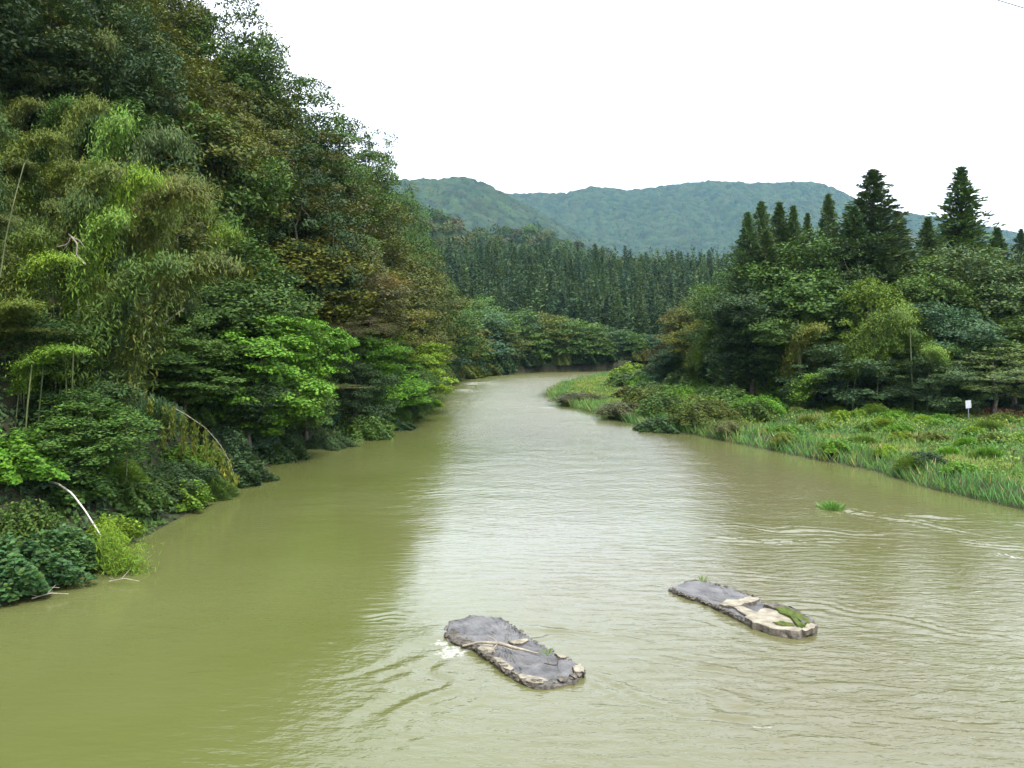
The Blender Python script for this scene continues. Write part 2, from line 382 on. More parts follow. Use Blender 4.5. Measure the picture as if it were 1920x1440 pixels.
q = GW(1290, 1290); train(q[0], q[1], -38, 8, 0.6, 0.7, 0.022, 0.0, 14)
q = GW(1200, 1230); train(q[0], q[1], -30, 9, 0.7, 0.7, 0.022, 0.0, 15)
q = GW(1640, 1330); train(q[0], q[1], -25, 7, 0.6, 0.6, 0.018, 0.0, 16)
q = GW(1800, 1020); train(q[0], q[1], -18, 12, 1.1, 0.8, 0.035, 0.0, 17)
q = GW(1090, 770); train(q[0], q[1], -25, 22, 2.2, 1.6, 0.05, 0.01, 18)
q = GW(1180, 800); train(q[0], q[1], -35, 20, 1.6, 1.4, 0.05, 0.008, 19)
q = GW(740, 925); train(q[0], q[1], 8, 12, 1.0, 1.0, 0.035, 0.0, 20)
# water piles up at the head of each slab and drops behind
z += 0.05 * np.exp(-((x - a0[0]) ** 2 + (y - a0[1]) ** 2) / 0.8)
edge = sstep(0.0, 1.5, sd); z = z * (0.25 + 0.75 * edge)
foam = 0.70 * rap * (0.45 + 0.55 * patchy)
p1 = poly_sd(S1, x, y)
cx, cyy = S1[16]; foam = np.maximum(foam, 0.66 * np.exp(-((x - S1[17][0] + 0.3) ** 2 + (y - S1[17][1] + 0.35) ** 2) / 0.9))
foam = np.maximum(foam, 0.62 * np.exp(-((x - S1[18][0] + 0.25) ** 2 + (y - S1[18][1]) ** 2) / 0.30))
foam = np.maximum(foam, 0.52 * np.exp(-((x - S2[0][0] - 0.2) ** 2 + (y - S2[0][1] + 0.5) ** 2) / 0.35))
for (fx, fy, fa, fr) in [(1418, 1363, 0.55, 0.05), (1440, 1364, 0.55, 0.05), (1648, 1028, 0.5, 0.12), (1875, 1040, 0.50, 0.8), (1905, 1045, 0.55, 0.6), (1105, 748, 0.45, 5), (1660, 965, 0.45, 0.3)]:
    q = GW(fx, fy); foam = np.maximum(foam, fa * np.exp(-((x - q[0]) ** 2 + (y - q[1]) ** 2) / fr))
far = sstep(75, 130, y) * sstep(0, 4, sd)
ripple = np.clip(0.10 + 0.75 * lively + 1.6 * far + 0.35 * sstep(2, 18, x) * sstep(60, 20, y) * (0.6 + 0.4 * fbm(x / 5, y / 5, 71)) - 0.1 * sstep(3, -8, x), 0.05, 2.6)
ripple = ripple + 0.4 * np.exp(-((x - S1[17][0] + 1.5) ** 2 + (y - S1[17][1] + 3.0) ** 2) / 14) + 0.2 * np.exp(-((x - S2[10][0]) ** 2 + (y - S2[10][1] + 1.5) ** 2) / 10)
flow = np.clip(0.17 + 0.70 * sstep(-7, 7, x - 0.15 * (y - 25)) * sstep(62, 30, y) * (0.35 + 0.65 * sstep(-0.3, 0.4, fbm(x / 7, y / 7, 73, 3))), 0, 1)
sky_grey = np.clip(sstep(-7, 5, x + 4 * fbm(x / 6, y / 12, 81, 3)) * (0.75 + 0.5 * fbm(x / 9, y / 16, 83, 3)) * (0.35 + 0.65 * sstep(0.5, 8, sd)), 0, 1)  # mask for the painted sky-reflection grey: mid-stream and right half, broken by noise
me = mesh_np("river_water", np.stack([x, y, z], 1), [grid_faces(len(wx), len(wy))], M_WATER, smooth=True, attrs={"foam": foam, "ripple": ripple, "flow": flow, "sky_grey": sky_grey})
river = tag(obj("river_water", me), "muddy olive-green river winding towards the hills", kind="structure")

# ------------------------------------------------------------------ building blocks for plants
def tube(P, rad, n=5):
    P = np.asarray(P, float); rad = np.asarray(rad, float); k = len(P)
    T = np.gradient(P, axis=0); T = nrm(T)
    ref = np.where(np.abs(T[:, 2:3]) > 0.9, np.array([[1.0, 0, 0]]), np.array([[0, 0, 1.0]]))
    A = nrm(np.cross(T, ref)); B = np.cross(T, A)
    th = np.arange(n) / n * 2 * math.pi
    V = P[:, None, :] + rad[:, None, None] * (np.cos(th)[None, :, None] * A[:, None, :] + np.sin(th)[None, :, None] * B[:, None, :])
    i = np.arange(k - 1)[:, None] * n; j = np.arange(n)[None, :]
    F = np.stack([i + j, i + (j + 1) % n, i + n + (j + 1) % n, i + n + j], -1).reshape(-1, 4)
    return V.reshape(-1, 3), F
class Acc:
    def __init__(s): s.V = []; s.F = []; s.T = []; s.n = 0
    def add(s, V, F, tint=None):
        s.V.append(V); s.F.append(F + s.n); s.n += len(V)
        s.T.append(np.ones((len(V), 3)) if tint is None else tint)
    def mesh(s, name, mat, smooth=False, tint=True):
        V = np.concatenate(s.V); F = [np.concatenate(s.F)]
        return mesh_np(name, V, F, mat, tint=np.concatenate(s.T) if tint else None, smooth=smooth)

def leaf_quads(C, Nn, D, Ln, W, fold=0.18):
    D = nrm(D); Nn = nrm(Nn - D * np.sum(D * Nn, -1, keepdims=True)); S = np.cross(D, Nn)
    Ln = np.asarray(Ln).reshape(-1, 1); W = np.asarray(W).reshape(-1, 1)
    a = C - D * Ln * 0.5; b = C + S * W * 0.5 + Nn * W * fold; c = C + D * Ln * 0.5; d = C - S * W * 0.5 + Nn * W * fold
    V = np.stack([a, b, c, d], 1).reshape(-1, 3)
    F = np.arange(len(C) * 4).reshape(-1, 4)
    return V, F
def tints(n, rng, lo=0.7, hi=1.3, warm=0.08, warmcol=(1.45, 1.15, 0.7)):
    b = rng.uniform(lo, hi, (n, 1)) * np.ones((1, 3))
    b[:, 0] *= rng.uniform(0.85, 1.2, n); b[:, 2] *= rng.uniform(0.75, 1.25, n)
    w = rng.random(n) < warm; b[w] *= np.array(warmcol)
    return np.repeat(b, 4, axis=0)
def rdir(n, rng):
    v = rng.normal(size=(n, 3)); return nrm(v)

def branch_web(acc, trunk, trunk_r, targets, rng, rmin=0.018, rfac=0.55, arch=0.12, sides=4, rcap=0.16):
    nodes = [np.array(p) for p in trunk[1:]]; rads = [r for r in trunk_r[1:]]
    V, F = tube(trunk, trunk_r, 8); acc.add(V, F)
    base = np.array(trunk[len(trunk) // 2])
    for p in sorted(targets, key=lambda q: np.linalg.norm(np.array(q) - base)):
        p = np.array(p); A = np.array(nodes)
        dd = np.linalg.norm(A - p, axis=1) + 0.9 * np.maximum(0, A[:, 2] - p[2] + 0.3)
        i = int(np.argmin(dd)); n0 = nodes[i]; ln = np.linalg.norm(p - n0)
        r1 = max(rmin, min(rads[i] * rfac, rcap)); r2 = max(rmin * 0.6, r1 * 0.45)
        jit = rng.normal(size=(2, 3)) * 0.07 * ln
        P = [n0, n0 + (p - n0) * 0.35 + np.array([0, 0, arch * ln]) + jit[0], n0 + (p - n0) * 0.7 + np.array([0, 0, arch * 0.8 * ln]) + jit[1], p]
        V, F = tube(P, [r1, r1 * 0.8, r1 * 0.6, r2], sides); acc.add(V, F)
        nodes += [P[1], P[2], P[3]]; rads += [r1 * 0.8, r1 * 0.6, r2]

def pick_pads(n, env, rng, mind, shell=0.45):
    """pad centres spread through a crown; env(rng) -> point"""
    out = []
    tries = 0
    while len(out) < n and tries < n * 30:
        tries += 1; p = env(rng)
        if out and np.min(np.linalg.norm(np.array(out) - p, axis=1)) < mind: continue
        out.append(p)
    return np.array(out)

def pad_leaves(acc, pads, rad, flat, nleaf, ll, lw, rng, up=0.8, center=None, droop=0.25, warm=0.1, lo=0.65, hi=1.35):
    for i, c in enumerate(pads):
        r = rad * rng.uniform(0.65, 1.3); n = int(nleaf * (r / rad) ** 1.6)
        q = rdir(n, rng) * (rng.random((n, 1)) ** 0.45) * r; q[:, 2] *= flat
        q[:, 2] += 0.22 * r * (1 - (q[:, 0] ** 2 + q[:, 1] ** 2) / (r * r))    # domed pad
        out = np.zeros((n, 3))
        if center is not None: out = nrm(c - center)[None, :] * np.ones((n, 1))
        Nn = nrm(np.array([[0, 0, up]]) + out * 0.45 + rdir(n, rng) * 0.42 + q / r * 0.5)
        D = rdir(n, rng); D[:, 2] = D[:, 2] * 0.4 - droop
        s = rng.uniform(0.7, 1.3, n)
        V, F = leaf_quads(c + q, Nn, D, ll * s, lw * s)
        t = tints(n, rng, lo, hi, warm) * rng.uniform(0.82, 1.18)
        acc.add(V, F, t)

def finish_kind(trunk_acc, crown_acc, name, bark, leafmat, H):
    tm = trunk_acc.mesh(name + "_trunk", bark, smooth=True, tint=False)
    cm = crown_acc.mesh(name + "_crown", leafmat)
    V = np.concatenate(crown_acc.V); top = V[np.argmax(V[:, 2])]
    k = V[V[:, 2] > V[:, 2].max() * 0.55]
    return dict(trunk=tm, crown=cm, H=float(V[:, 2].max()), cx=float((k[:, 0].min() + k[:, 0].max()) / 2), cyy=float((k[:, 1].min() + k[:, 1].max()) / 2), W=float(np.percentile(V[:, 0], 98) - np.percentile(V[:, 0], 2)))

def broadleaf(seed, H=15, Rx=5.0, z0=0.25, npad=105, nleaf=120, pr=1.45, flat=0.42, ll=0.29, lw=0.17, lean=(0, 0), shape='round', name='broadleaf', warm=0.1, bark=None, lobes=6, mind=1.35):
    rng = np.random.default_rng(seed)
    lean = np.array([lean[0], lean[1], 0.0])
    cz = H * (z0 + (1 - z0) * 0.5); rz = H * (1 - z0) * 0.5
    # an uneven crown: several overlapping lobes
    lob = []
    for i in range(lobes):
        a = rng.uniform(0, 2 * math.pi); rr = Rx * rng.uniform(0.25, 0.62)
        zz = cz + rz * rng.uniform(-0.55, 0.5)
        lob.append((np.array([math.cos(a) * rr, math.sin(a) * rr, zz]), Rx * rng.uniform(0.42, 0.66), rz * rng.uniform(0.3, 0.5)))
    lob.append((np.array([0, 0, cz + rz * 0.45]), Rx * 0.55, rz * 0.55)); lob.append((np.array([0, 0, cz - rz * 0.1]), Rx * 0.75, rz * 0.6))
    def env(rng):
        c, a, b = lob[rng.integers(len(lob))]
        v = rdir(1, rng)[0] * (rng.uniform(0.45, 1.0))
        p = c + v * np.array([a, a, b])
        p[2] = max(p[2], H * z0 * 0.8)
        return p + lean * (p[2] / H) ** 1.3
    pads = pick_pads(npad, env, rng, mind)
    tr = []
    for i in range(7):
        t = i / 6; tr.append(np.array([0, 0, 0.78 * H * t]) + lean * (0.78 * t) ** 1.3 + np.array([*(rng.normal(size=2) * 0.018 * H * t), 0]))
    tr[0][2] = -1.0
    ta = Acc(); ca = Acc()
    branch_web(ta, tr, [0.019 * H * (1 - 0.85 * i / 6) + 0.02 for i in range(7)], pads, rng)
    pad_leaves(ca, pads, pr, flat, nleaf, ll, lw, rng, center=np.array([0, 0, cz]) + lean * 0.5, warm=warm)
    return finish_kind(ta, ca, name, bark or M_BARK, M_LEAF, H)

def bamboo(seed, H=15, bend=1.9, z0=0.36, name='bamboo', nb=80, nl=72, ll=0.38, lw=0.085, spread=1.4, bdir=0.0):
    rng = np.random.default_rng(seed)
    n = 60; th = np.linspace(0, 1, n); ang = 0.05 + bend * th ** 3.2
    step = H * 1.08 / n
    P = np.zeros((n + 1, 3)); 
    for i in range(n):
        P[i + 1] = P[i] + step * np.array([math.sin(ang[i]) * math.cos(bdir), math.sin(ang[i]) * math.sin(bdir), math.cos(ang[i])])
    P[0, 2] = -0.6
    ta = Acc(); ca = Acc()
    V, F = tube(P[::3], np.maximum(0.055 * (1 - 0.9 * np.linspace(0, 1, n + 1)[::3]), 0.008), 6); ta.add(V, F)
    for k in range(nb):
        t = z0 + (1 - z0) * (k + rng.random()) / nb
        i = min(n - 1, int(t * n)); p = P[i]
        a = rng.uniform(0, 2 * math.pi); prof = math.sin(math.pi * min(1, (1 - t) / (1 - z0) * 0.72 + 0.2)) * 0.85 + 0.15
        ln = spread * prof * rng.uniform(0.7, 1.35)
        tang = nrm(P[i + 1] - P[i])
        d = nrm(np.array([math.cos(a), math.sin(a), rng.uniform(0.15, 0.75)]) + tang * 0.5)
        q = np.stack([p, p + d * ln * 0.5, p + d * ln * 0.95 + np.array([0, 0, -0.18 * ln])])
        V, F = tube(q, [0.014, 0.01, 0.005], 3); ta.add(V, F)
        m = int(nl * rng.uniform(0.8, 1.25) * (0.5 + 0.5 * prof)); u = rng.uniform(0.15, 1.1, m)[:, None]
        c = p + d * ln * u + np.array([[0, 0, -0.3 * ln]]) * u ** 2 + rng.normal(size=(m, 3)) * np.array([0.3, 0.3, 0.24]) * spread
        D = nrm(d[None, :] * 0.55 + rdir(m, rng) * 0.5 + np.array([[0, 0, -0.75]]))
        Nn = nrm(np.array([[0, 0, 0.7]]) + d[None, :] * 0.6 + rdir(m, rng) * 0.45)
        s = rng.uniform(0.7, 1.3, m)
        V, F = leaf_quads(c, Nn, D, ll * s, lw * s, 0.1)
        ca.add(V, F, tints(m, rng, 0.75, 1.25, 0.05) * rng.uniform(0.85, 1.15))
    return finish_kind(ta, ca, name, M_CULM, M_LEAF, H)

def cedar(seed, H=24, Rb=3.6, levels=54, per=11, ncl=2, nq=16, qs=0.52, z0=0.10, name='cedar', irregular=0.42):
    rng = np.random.default_rng(seed)
    ta = Acc(); ca = Acc()
    V, F = tube([[0, 0, -1], [0, 0, H * 0.3], [0, 0, H * 0.7], [0, 0, H * 0.97]], [0.016 * H, 0.012 * H, 0.006 * H, 0.02], 7); ta.add(V, F)
    ph = rng.uniform(0, 6.28); gap = rng.uniform(0.5, 1.0, levels)
    for k in range(levels):
        t = (k + 0.5) / levels; zc = H * (z0 + (1 - z0) * t)
        prof = (1 - t) ** 0.84 * (0.55 + 0.45 * min(1, t * 5 + 0.3)) + 0.012; k_t = 1 - 0.5 * t ** 1.5
        lumpy = 1 - irregular * gap[k] * (0.6 + 0.4 * math.sin(k * 1.9 + ph))
        m = max(3, int(per * (0.45 + 0.55 * (1 - t))))
        for j in range(m):
            a = ph + k * 2.4 + j * 2 * math.pi / m + rng.normal() * 0.25
            ln = Rb * prof * lumpy * rng.uniform(0.65, 1.08) * (1 + 0.16 * math.sin(2 * a + k * 0.37 + ph) + 0.10 * math.sin(3 * a - k * 0.6))
            d = np.array([math.cos(a), math.sin(a), -0.12 + 0.5 * t + rng.normal() * 0.14])
            p0 = np.array([0, 0, zc]); tip = p0 + d * ln + np.array([0, 0, 0.12 * ln])
            if nq > 10:
                V, F = tube([p0, p0 + d * ln * 0.6, tip], [0.05 * (1 - t) + 0.015, 0.03, 0.012], 3); ta.add(V, F)
            for c in range(ncl):
                u = rng.uniform(0.8, 1.0) if c == 0 else rng.uniform(0.2, 0.75)
                cc = p0 + (tip - p0) * u
                r = (0.42 + 0.10 * ln) * rng.uniform(0.75, 1.3) * qs / 0.55 * k_t
                q = rdir(nq, rng) * rng.random((nq, 1)) ** 0.5 * r
                D = nrm(d[None, :] * 0.6 + q / r * 0.7 + np.array([[0, 0, 0.35]]) + rdir(nq, rng) * 0.35)
                Nn = nrm(np.array([[0, 0, 0.5]]) + d[None, :] * 0.4 + rdir(nq, rng) * 0.7)
                s = rng.uniform(0.7, 1.3, nq) * qs * k_t
                V, F = leaf_quads(cc + q, Nn, D, s, s * 0.42, 0.12)
                ca.add(V, F, tints(nq, rng, 0.7, 1.3, 0.05) * rng.uniform(0.8, 1.2))
    return finish_kind(ta, ca, name, M_CEDARBARK, M_NEEDLE, H)

def bare_tree(seed, H=10, reach=(6, 0), npad=70, name='twiggy', nleaf=7):
    rng = np.random.default_rng(seed)
    rx, ry = reach
    tr = []
    for i in range(7):
        t = i / 6; tr.append(np.array([rx * 0.55 * t ** 1.2, ry * 0.55 * t ** 1.2, 0.62 * H * t]) + rng.normal(size=3) * 0.02 * H * t)
    tr[0][2] = -0.8
    def env(rng):
        v = rdir(1, rng)[0]; v *= rng.random() ** 0.4
        return np.array([rx * 0.62, ry * 0.62, 0.6 * H]) + v * np.array([4.8, 4.2, 0.42 * H])
    tg = pick_pads(npad, env, rng, 0.6)
    ta = Acc(); ca = Acc()
    branch_web(ta, tr, [0.02 * H * (1 - 0.8 * i / 6) + 0.02 for i in range(7)], tg, rng, rmin=0.02, arch=-0.05, sides=4)
    tw = []
    for p in tg:           # sprays of twigs, all sweeping out and down towards the water
        for j in range(8):
            d = nrm(np.array([rx, ry, 0]) * 0.10 + rdir(1, rng)[0] + np.array([0.3, 0, -0.35])); ln = rng.uniform(0.6, 1.7)
            e = p + d * ln + np.array([0, 0, -0.12 * ln])
            V, F = tube([p, p + d * ln * 0.5 + rng.normal(size=3) * 0.06, e], [0.018, 0.012, 0.006], 3); ta.add(V, F); tw.append(e); tw.append(p + d * ln * 0.6)
    tw = np.array(tw); m = len(tw) * nleaf
    c = np.repeat(tw, nleaf, 0) + rng.normal(size=(m, 3)) * 0.22
    V, F = leaf_quads(c, nrm(np.array([[0, 0, 0.8]]) + rdir(m, rng) * 0.7), rdir(m, rng), rng.uniform(0.12, 0.26, m), rng.uniform(0.08, 0.15, m))
    ca.add(V, F, tints(m, rng, 0.6, 1.4, 0.35))
    return finish_kind(ta, ca, name, M_TWIG, M_LEAF, H)

def shrub(seed, n=2600, ll=0.17, lw=0.13, name='shrub', lump=0.28, droop=0.2, warm=0.06, narrow=False):
    """a leafy mound one metre in radius"""
    rng = np.random.default_rng(seed)
    ta = Acc(); ca = Acc()
    v = rdir(n, rng); v[:, 2] = np.abs(v[:, 2])
    az = np.arctan2(v[:, 1], v[:, 0]); ph = rng.uniform(0, 6.28, 6)
    r = 1 + lump * (0.5 * np.sin(3 * az + ph[0]) * np.cos(4 * v[:, 2] + ph[1]) + 0.5 * np.sin(5 * az + ph[2] + 3 * v[:, 2]) + 0.4 * np.sin(9 * az + ph[3] + 6 * v[:, 2]))
    r *= rng.random(n) ** 0.16
    c = v * r[:, None]
    Nn = nrm(v * 0.7 + np.array([[0, 0, 0.7]]) + rdir(n, rng) * 0.5)
    D = rdir(n, rng); D[:, 2] = D[:, 2] * 0.5 - droop
    if narrow: D = nrm(v * 0.8 + rdir(n, rng) * 0.5 + np.array([[0, 0, 0.1]]))
    s = rng.uniform(0.65, 1.35, n)
    V, F = leaf_quads(c, Nn, D, ll * s, lw * s); ca.add(V, F, tints(n, rng, 0.65, 1.35, warm))
    for j in range(16):
        d = rdir(1, rng)[0]; d[2] = abs(d[2]) + 0.3; d = nrm(d)
        V, F = tube([[0.08 * d[0], 0.08 * d[1], -0.3], d * 0.5, d * 0.9 + rng.normal(size=3) * 0.05], [0.03, 0.02, 0.008], 4); ta.add(V, F)
    return finish_kind(ta, ca, name, M_BARK, M_LEAF, 1.0)

# ------------------------------------------------------------------ the plant library (meshes are shared between copies)
B = [broadleaf(11, 15, 5.2, 0.14, 125, 185, 1.3, 0.55, name='round_broadleaf'),
     broadleaf(12, 16, 4.6, 0.16, 125, 175, 1.2, 0.6, name='upright_broadleaf'),
     broadleaf(13, 13, 5.8, 0.12, 120, 165, 1.4, 0.42, name='layered_broadleaf', ll=0.31, lw=0.19),
     broadleaf(14, 18, 5.0, 0.18, 130, 170, 1.25, 0.5, name='tall_broadleaf', warm=0.14),
     broadleaf(15, 14, 5.4, 0.18, 90, 125, 1.2, 0.36, name='open_broadleaf', warm=0.18, mind=1.5)]
MAPLE = [broadleaf(21, 11, 5.4, 0.08, 165, 125, 1.1, 0.36, name='maple', ll=0.29, lw=0.21, lean=(2.2, 0), warm=0.03, mind=0.95),
         broadleaf(22, 10, 5.0, 0.06, 165, 125, 1.05, 0.34, name='spreading_maple', ll=0.29, lw=0.21, lean=(2.5, -0.6), warm=0.03, mind=0.95)]
FARB = [broadleaf(31, 12, 4.6, 0.06, 62, 60, 1.6, 0.45, name='distant_broadleaf', ll=0.5, lw=0.33, mind=1.5),
        broadleaf(32, 13, 4.2, 0.06, 62, 60, 1.6, 0.45, name='distant_tall_broadleaf', ll=0.5, lw=0.33, mind=1.5),
        broadleaf(33, 10, 4.9, 0.05, 62, 60, 1.7, 0.32, name='distant_layered_broadleaf', ll=0.5, lw=0.33, mind=1.5)]
BAM = [bamboo(41, 15, 1.9, 0.34), bamboo(42, 16, 2.3, 0.42, bdir=0.5), bamboo(43, 14, 1.5, 0.30, bdir=-0.6)]
BAMS = [bamboo(44, 9, 2.0, 0.2, nb=56, spread=1.15), bamboo(45, 14, 1.3, 0.5, nb=56, bdir=2.6), bamboo(46, 14, 1.6, 0.5, nb=56, bdir=3.6)]
CED = [cedar(51, 27, 6.3, 62, 15), cedar(52, 25, 4.6, 60, 13, irregular=0.5), cedar(53, 23, 5.4, 56, 14)]
FCED = [cedar(61, 17, 2.5, 24, 6, 1, 10, 0.9, name='distant_cedar'), cedar(62, 16, 2.2, 24, 6, 1, 10, 0.85, name='distant_slim_cedar')]
TWIG = [bare_tree(71, 10, (6.5, -1.5)), bare_tree(72, 8, (6, -1)), bare_tree(73, 9, (5, 0.5), 60, nleaf=14)]
SHR = [shrub(81, 7000, 0.105, 0.08), shrub(82, 6000, 0.12, 0.10, lump=0.38), shrub(83, 6000, 0.22, 0.028, lump=0.2, narrow=True), shrub(84, 7000, 0.08, 0.05, lump=0.3)]

def put(kind, x, y, H, label, cat, name, color, W=None, rz=0.0, group=None, zbase=None, single=False, sink=0.0):
    """one plant: an Empty at its foot with trunk and crown, or one mesh when far off"""
    s = H / kind["H"]; sw = s if W is None else W / max(kind["W"], 0.1)
    zb = hz(x, y) if zbase is None else zbase
    zb -= sink
    if single:
        o = obj(name, kind["crown"]); o.color = (*color, 1); root = o
    else:
        root = empty(name, (0, 0, 0))
        t = obj("trunk", kind["trunk"], root); c = obj("crown", kind["crown"], root); c.color = (*color, 1)
    root.location = (x, y, zb); root.rotation_euler = (0, 0, rz); root.scale = (sw, sw, s)
    return tag(root, label, cat, group)

def col(c, rng, j=0.15):
    k = rng.uniform(1 - j, 1 + j); return (c[0] * k * rng.uniform(0.92, 1.08), c[1] * k, c[2] * k * rng.uniform(0.85, 1.15))
# leaf colours (base reflectance)
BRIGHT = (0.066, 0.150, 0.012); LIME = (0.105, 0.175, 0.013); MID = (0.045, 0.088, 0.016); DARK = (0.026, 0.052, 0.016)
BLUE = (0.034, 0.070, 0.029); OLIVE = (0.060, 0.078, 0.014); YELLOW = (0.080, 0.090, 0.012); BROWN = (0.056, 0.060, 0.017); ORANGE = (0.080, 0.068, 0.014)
PALE = (0.054, 0.090, 0.032); BAMG = (0.076, 0.138, 0.016); BAMY = (0.086, 0.124, 0.018); BAMP = (0.070, 0.104, 0.030); CEDG = (0.036, 0.068, 0.018); CEDD = (0.027, 0.053, 0.016)

rnd = np.random.default_rng(99)
def at_top(kind, px, py, d, W_px, label, cat, name, color, rz=None, group=None, dH=None):
    """plant whose crown top stands at picture column px, row py, at distance d"""
    rz = rnd.uniform(-0.6, 0.6) if rz is None else rz
    x = XW(px, d); z = ZW(py, d)
    for _ in range(3):
        zb = hz(x, d); H = max(2.0, z - zb)
        W = W_px / FPX * d
        sw = W / kind["W"]; ox = (kind["cx"] * math.cos(rz) - kind["cyy"] * math.sin(rz)) * sw
        x = XW(px, d) - ox
        s = float(river_sd(np.array([x]), np.array([d]))[0])
        if s < 0.4: x += (-1 if not bool(right_side(np.array([x]), np.array([d]))[0]) else 1) * (0.8 - s)
    return put(kind, x, d, z - hz(x, d), label, cat, name, col(color, rnd, 0.08), W=W, rz=rz, group=group)

# ------------------------------------------------------------------ left bank: single trees one can tell apart
T = 'tree'
HEROES = [
 # kind, column, top row, distance, crown width in px, colour, label
 (MAPLE[0], 455, 588, 74, 230, BRIGHT, "bright green maple spreading low over the water behind the drooping bamboo"),
 (MAPLE[1], 560, 585, 82, 190, BRIGHT, "fresh green maple leaning over the river beside the bare brown branches"),
 (MAPLE[1], 510, 690, 75, 210, BRIGHT, "lowest bright green maple bough reaching down to the shaded water"),
 (MAPLE[0], 330, 640, 68, 210, MID, "mid-green leafy tree above the arching yellow-green bamboo branch"),
 (MAPLE[1], 200, 800, 55, 150, MID, "small leafy maple at the foot of the bare bamboo culms"),
 (B[0], 440, 425, 80, 250, MID, "vine-covered round tree in the middle of the left bank woods"),
 (B[2], 310, 445, 70, 170, MID, "dark green layered tree between the bamboo and the vine-covered tree"),
 (B[2], 205, 432, 60, 150, BLUE, "grey-green broadleaf evergreen beside a pale dead branch, among bamboo"),
 (B[0], 560, 365, 96, 230, YELLOW, "yellowing tree with pale forked limbs halfway up the left slope"),
 (B[4], 500, 300, 100, 200, OLIVE, "olive tree with visible limbs above the yellowing tree"),
 (B[0], 715, 425, 128, 190, OLIVE, "olive-green tree standing at the point where the river bends"),
 (B[4], 700, 505, 112, 170, YELLOW, "golden-leaved tree above the bare branches near the point"),
 (B[1], 670, 330, 142, 170, OLIVE, "olive tree under the pine-like crown against the sky"),
 (B[4], 705, 238, 172, 110, MID, "open-crowned tree whose flat branches stand against the white sky"),
 (B[3], 650, 215, 150, 150, MID, "green tree on the skyline beside the open-crowned tree"),
 (B[3], 570, 140, 124, 170, MID, "tall green tree on the falling skyline of the left slope"),
 (B[1], 500, 62, 114, 160, MID, "tall tree on the steepest part of the left skyline"),
 (B[3], 435, -20, 106, 170, MID, "tall tree whose crown leaves the top of the picture beside the sky"),
 (B[0], 345, 95, 86, 230, OLIVE, "broad olive-brown crown high on the left slope above the bamboo"),
 (B[2], 420, 195, 92, 240, OLIVE, "wide layered olive tree in the upper middle of the left slope"),
 (B[4], 560, 245, 112, 190, BROWN, "thin brownish-green tree below the left skyline"),
 (B[1], 250, 10, 80, 190, DARK, "very dark tree at the top edge above the bamboo plumes"),
 (B[3], 90, -10, 76, 220, DARK, "dark shaded tree in the top corner with sky glinting through"),
 (B[0], 760, 340, 205, 100, MID, "fresh green crown at the end of the left skyline before the mountains"),
 (B[4], 790, 470, 160, 130, OLIVE, "olive tree leaning out above the far river bend"),
 (B[0], 840, 520, 188, 120, MID, "green bank tree just past the point on the left shore"),
 (MAPLE[0], 770, 640, 118, 120, LIME, "lime-green bush tree at the tip of the point over the water"),
 (B[2], 735, 700, 106, 150, MID, "low dark green tree overhanging the water at the point"),
 (B[4], 655, 455, 106, 190, BROWN, "brownish thinning tree above the bare twigs on the left bank"),
 (B[0], 620, 400, 112, 160, OLIVE, "dull olive tree between the yellowing tree and the golden tree"),
 (B[4], 800, 560, 140, 110, OLIVE, "olive-yellow bush tree right above the rapids"),
]
for k, px, py, d, w, c, lab in HEROES:
    at_top(k, px, py, d, w, lab, T, "broadleaf_tree", tuple((1.0 if c in (BRIGHT, LIME) else 0.82) * v for v in c))
for k, px, py, d, w, c, lab in [
 (TWIG[0], 640, 590, 96, 190, BROWN, "nearly bare twiggy tree sweeping its grey branches over the water"),
 (TWIG[1], 700, 650, 103, 170, OLIVE, "lower tangle of bare grey branches beside the lime-green bush tree"),
 (TWIG[2], 640, 500, 104, 210, ORANGE, "brown twiggy tree with a few orange leaves above the bare branches"),
 (TWIG[1], 620, 720, 90, 130, OLIVE, "dead branches trailing low between the maple and the water")]:
    at_top(k, px, py, d, w, lab, T, "bare_tree", c, rz=rnd.uniform(-0.3, 0.2))

BAMBOOS = [
 (0, 150, 165, 66, BAMY, "tall yellow-green bamboo plume, highest of the pale plumes"), (1, 285, 208, 67, BAMP, "rounded grey-green bamboo plume beside the olive woods"),
 (2, 215, 205, 62, BAMG, "bright green bamboo plume below the tall yellow-green one"), (0, 55, 232, 58, BAMY, "olive bamboo plume near the picture's edge below the greyish plumes"),
 (1, 15, 120, 70, BAMP, "greyish bamboo plume at the upper picture edge"), (0, 80, 135, 73, BAMP, "pale greyish bamboo plume second from the upper edge"),
 (2, 190, 60, 76, OLIVE, "dark olive bamboo high up under the dark tree"), (0, 245, 298, 57, LIME, "vivid green arching bamboo plume in the middle of the grove"),
 (2, 195, 385, 55, BAMG, "vivid green hanging bamboo plume above the grey-green evergreen"), (1, 335, 325, 67, BAMY, "yellowish bamboo plume leaning towards the olive tree"),
 (0, 405, 405, 72, BAMG, "green bamboo plume in front of the yellowing tree"), (2, 300, 385, 63, BAMY, "mustard-tinged bamboo plume beside the vivid hanging plume"),
 (0, 85, 465, 50, LIME, "round lime-green bamboo plume beside the pale dead branch"), (1, 170, 588, 49, BAMG, "broad bright bamboo plume low over the dark culms"),
 (0, 110, 640, 47, BAMG, "low green bamboo plume hanging in front of bare culms"), (2, 55, 560, 49, BAMY, "dull yellow bamboo plume below the lime-green one"),
 (1, 15, 610, 46, OLIVE, "dark olive bamboo at the picture edge above the kudzu"), (2, 40, 310, 60, OLIVE, "dark bamboo behind a leaning pale culm"),
 (0, 5, 400, 50, OLIVE, "shaded bamboo at the picture edge with a pale leaning culm"), (1, 130, 290, 62, BAMY, "olive bamboo plume under the tall yellow-green plume"),
]
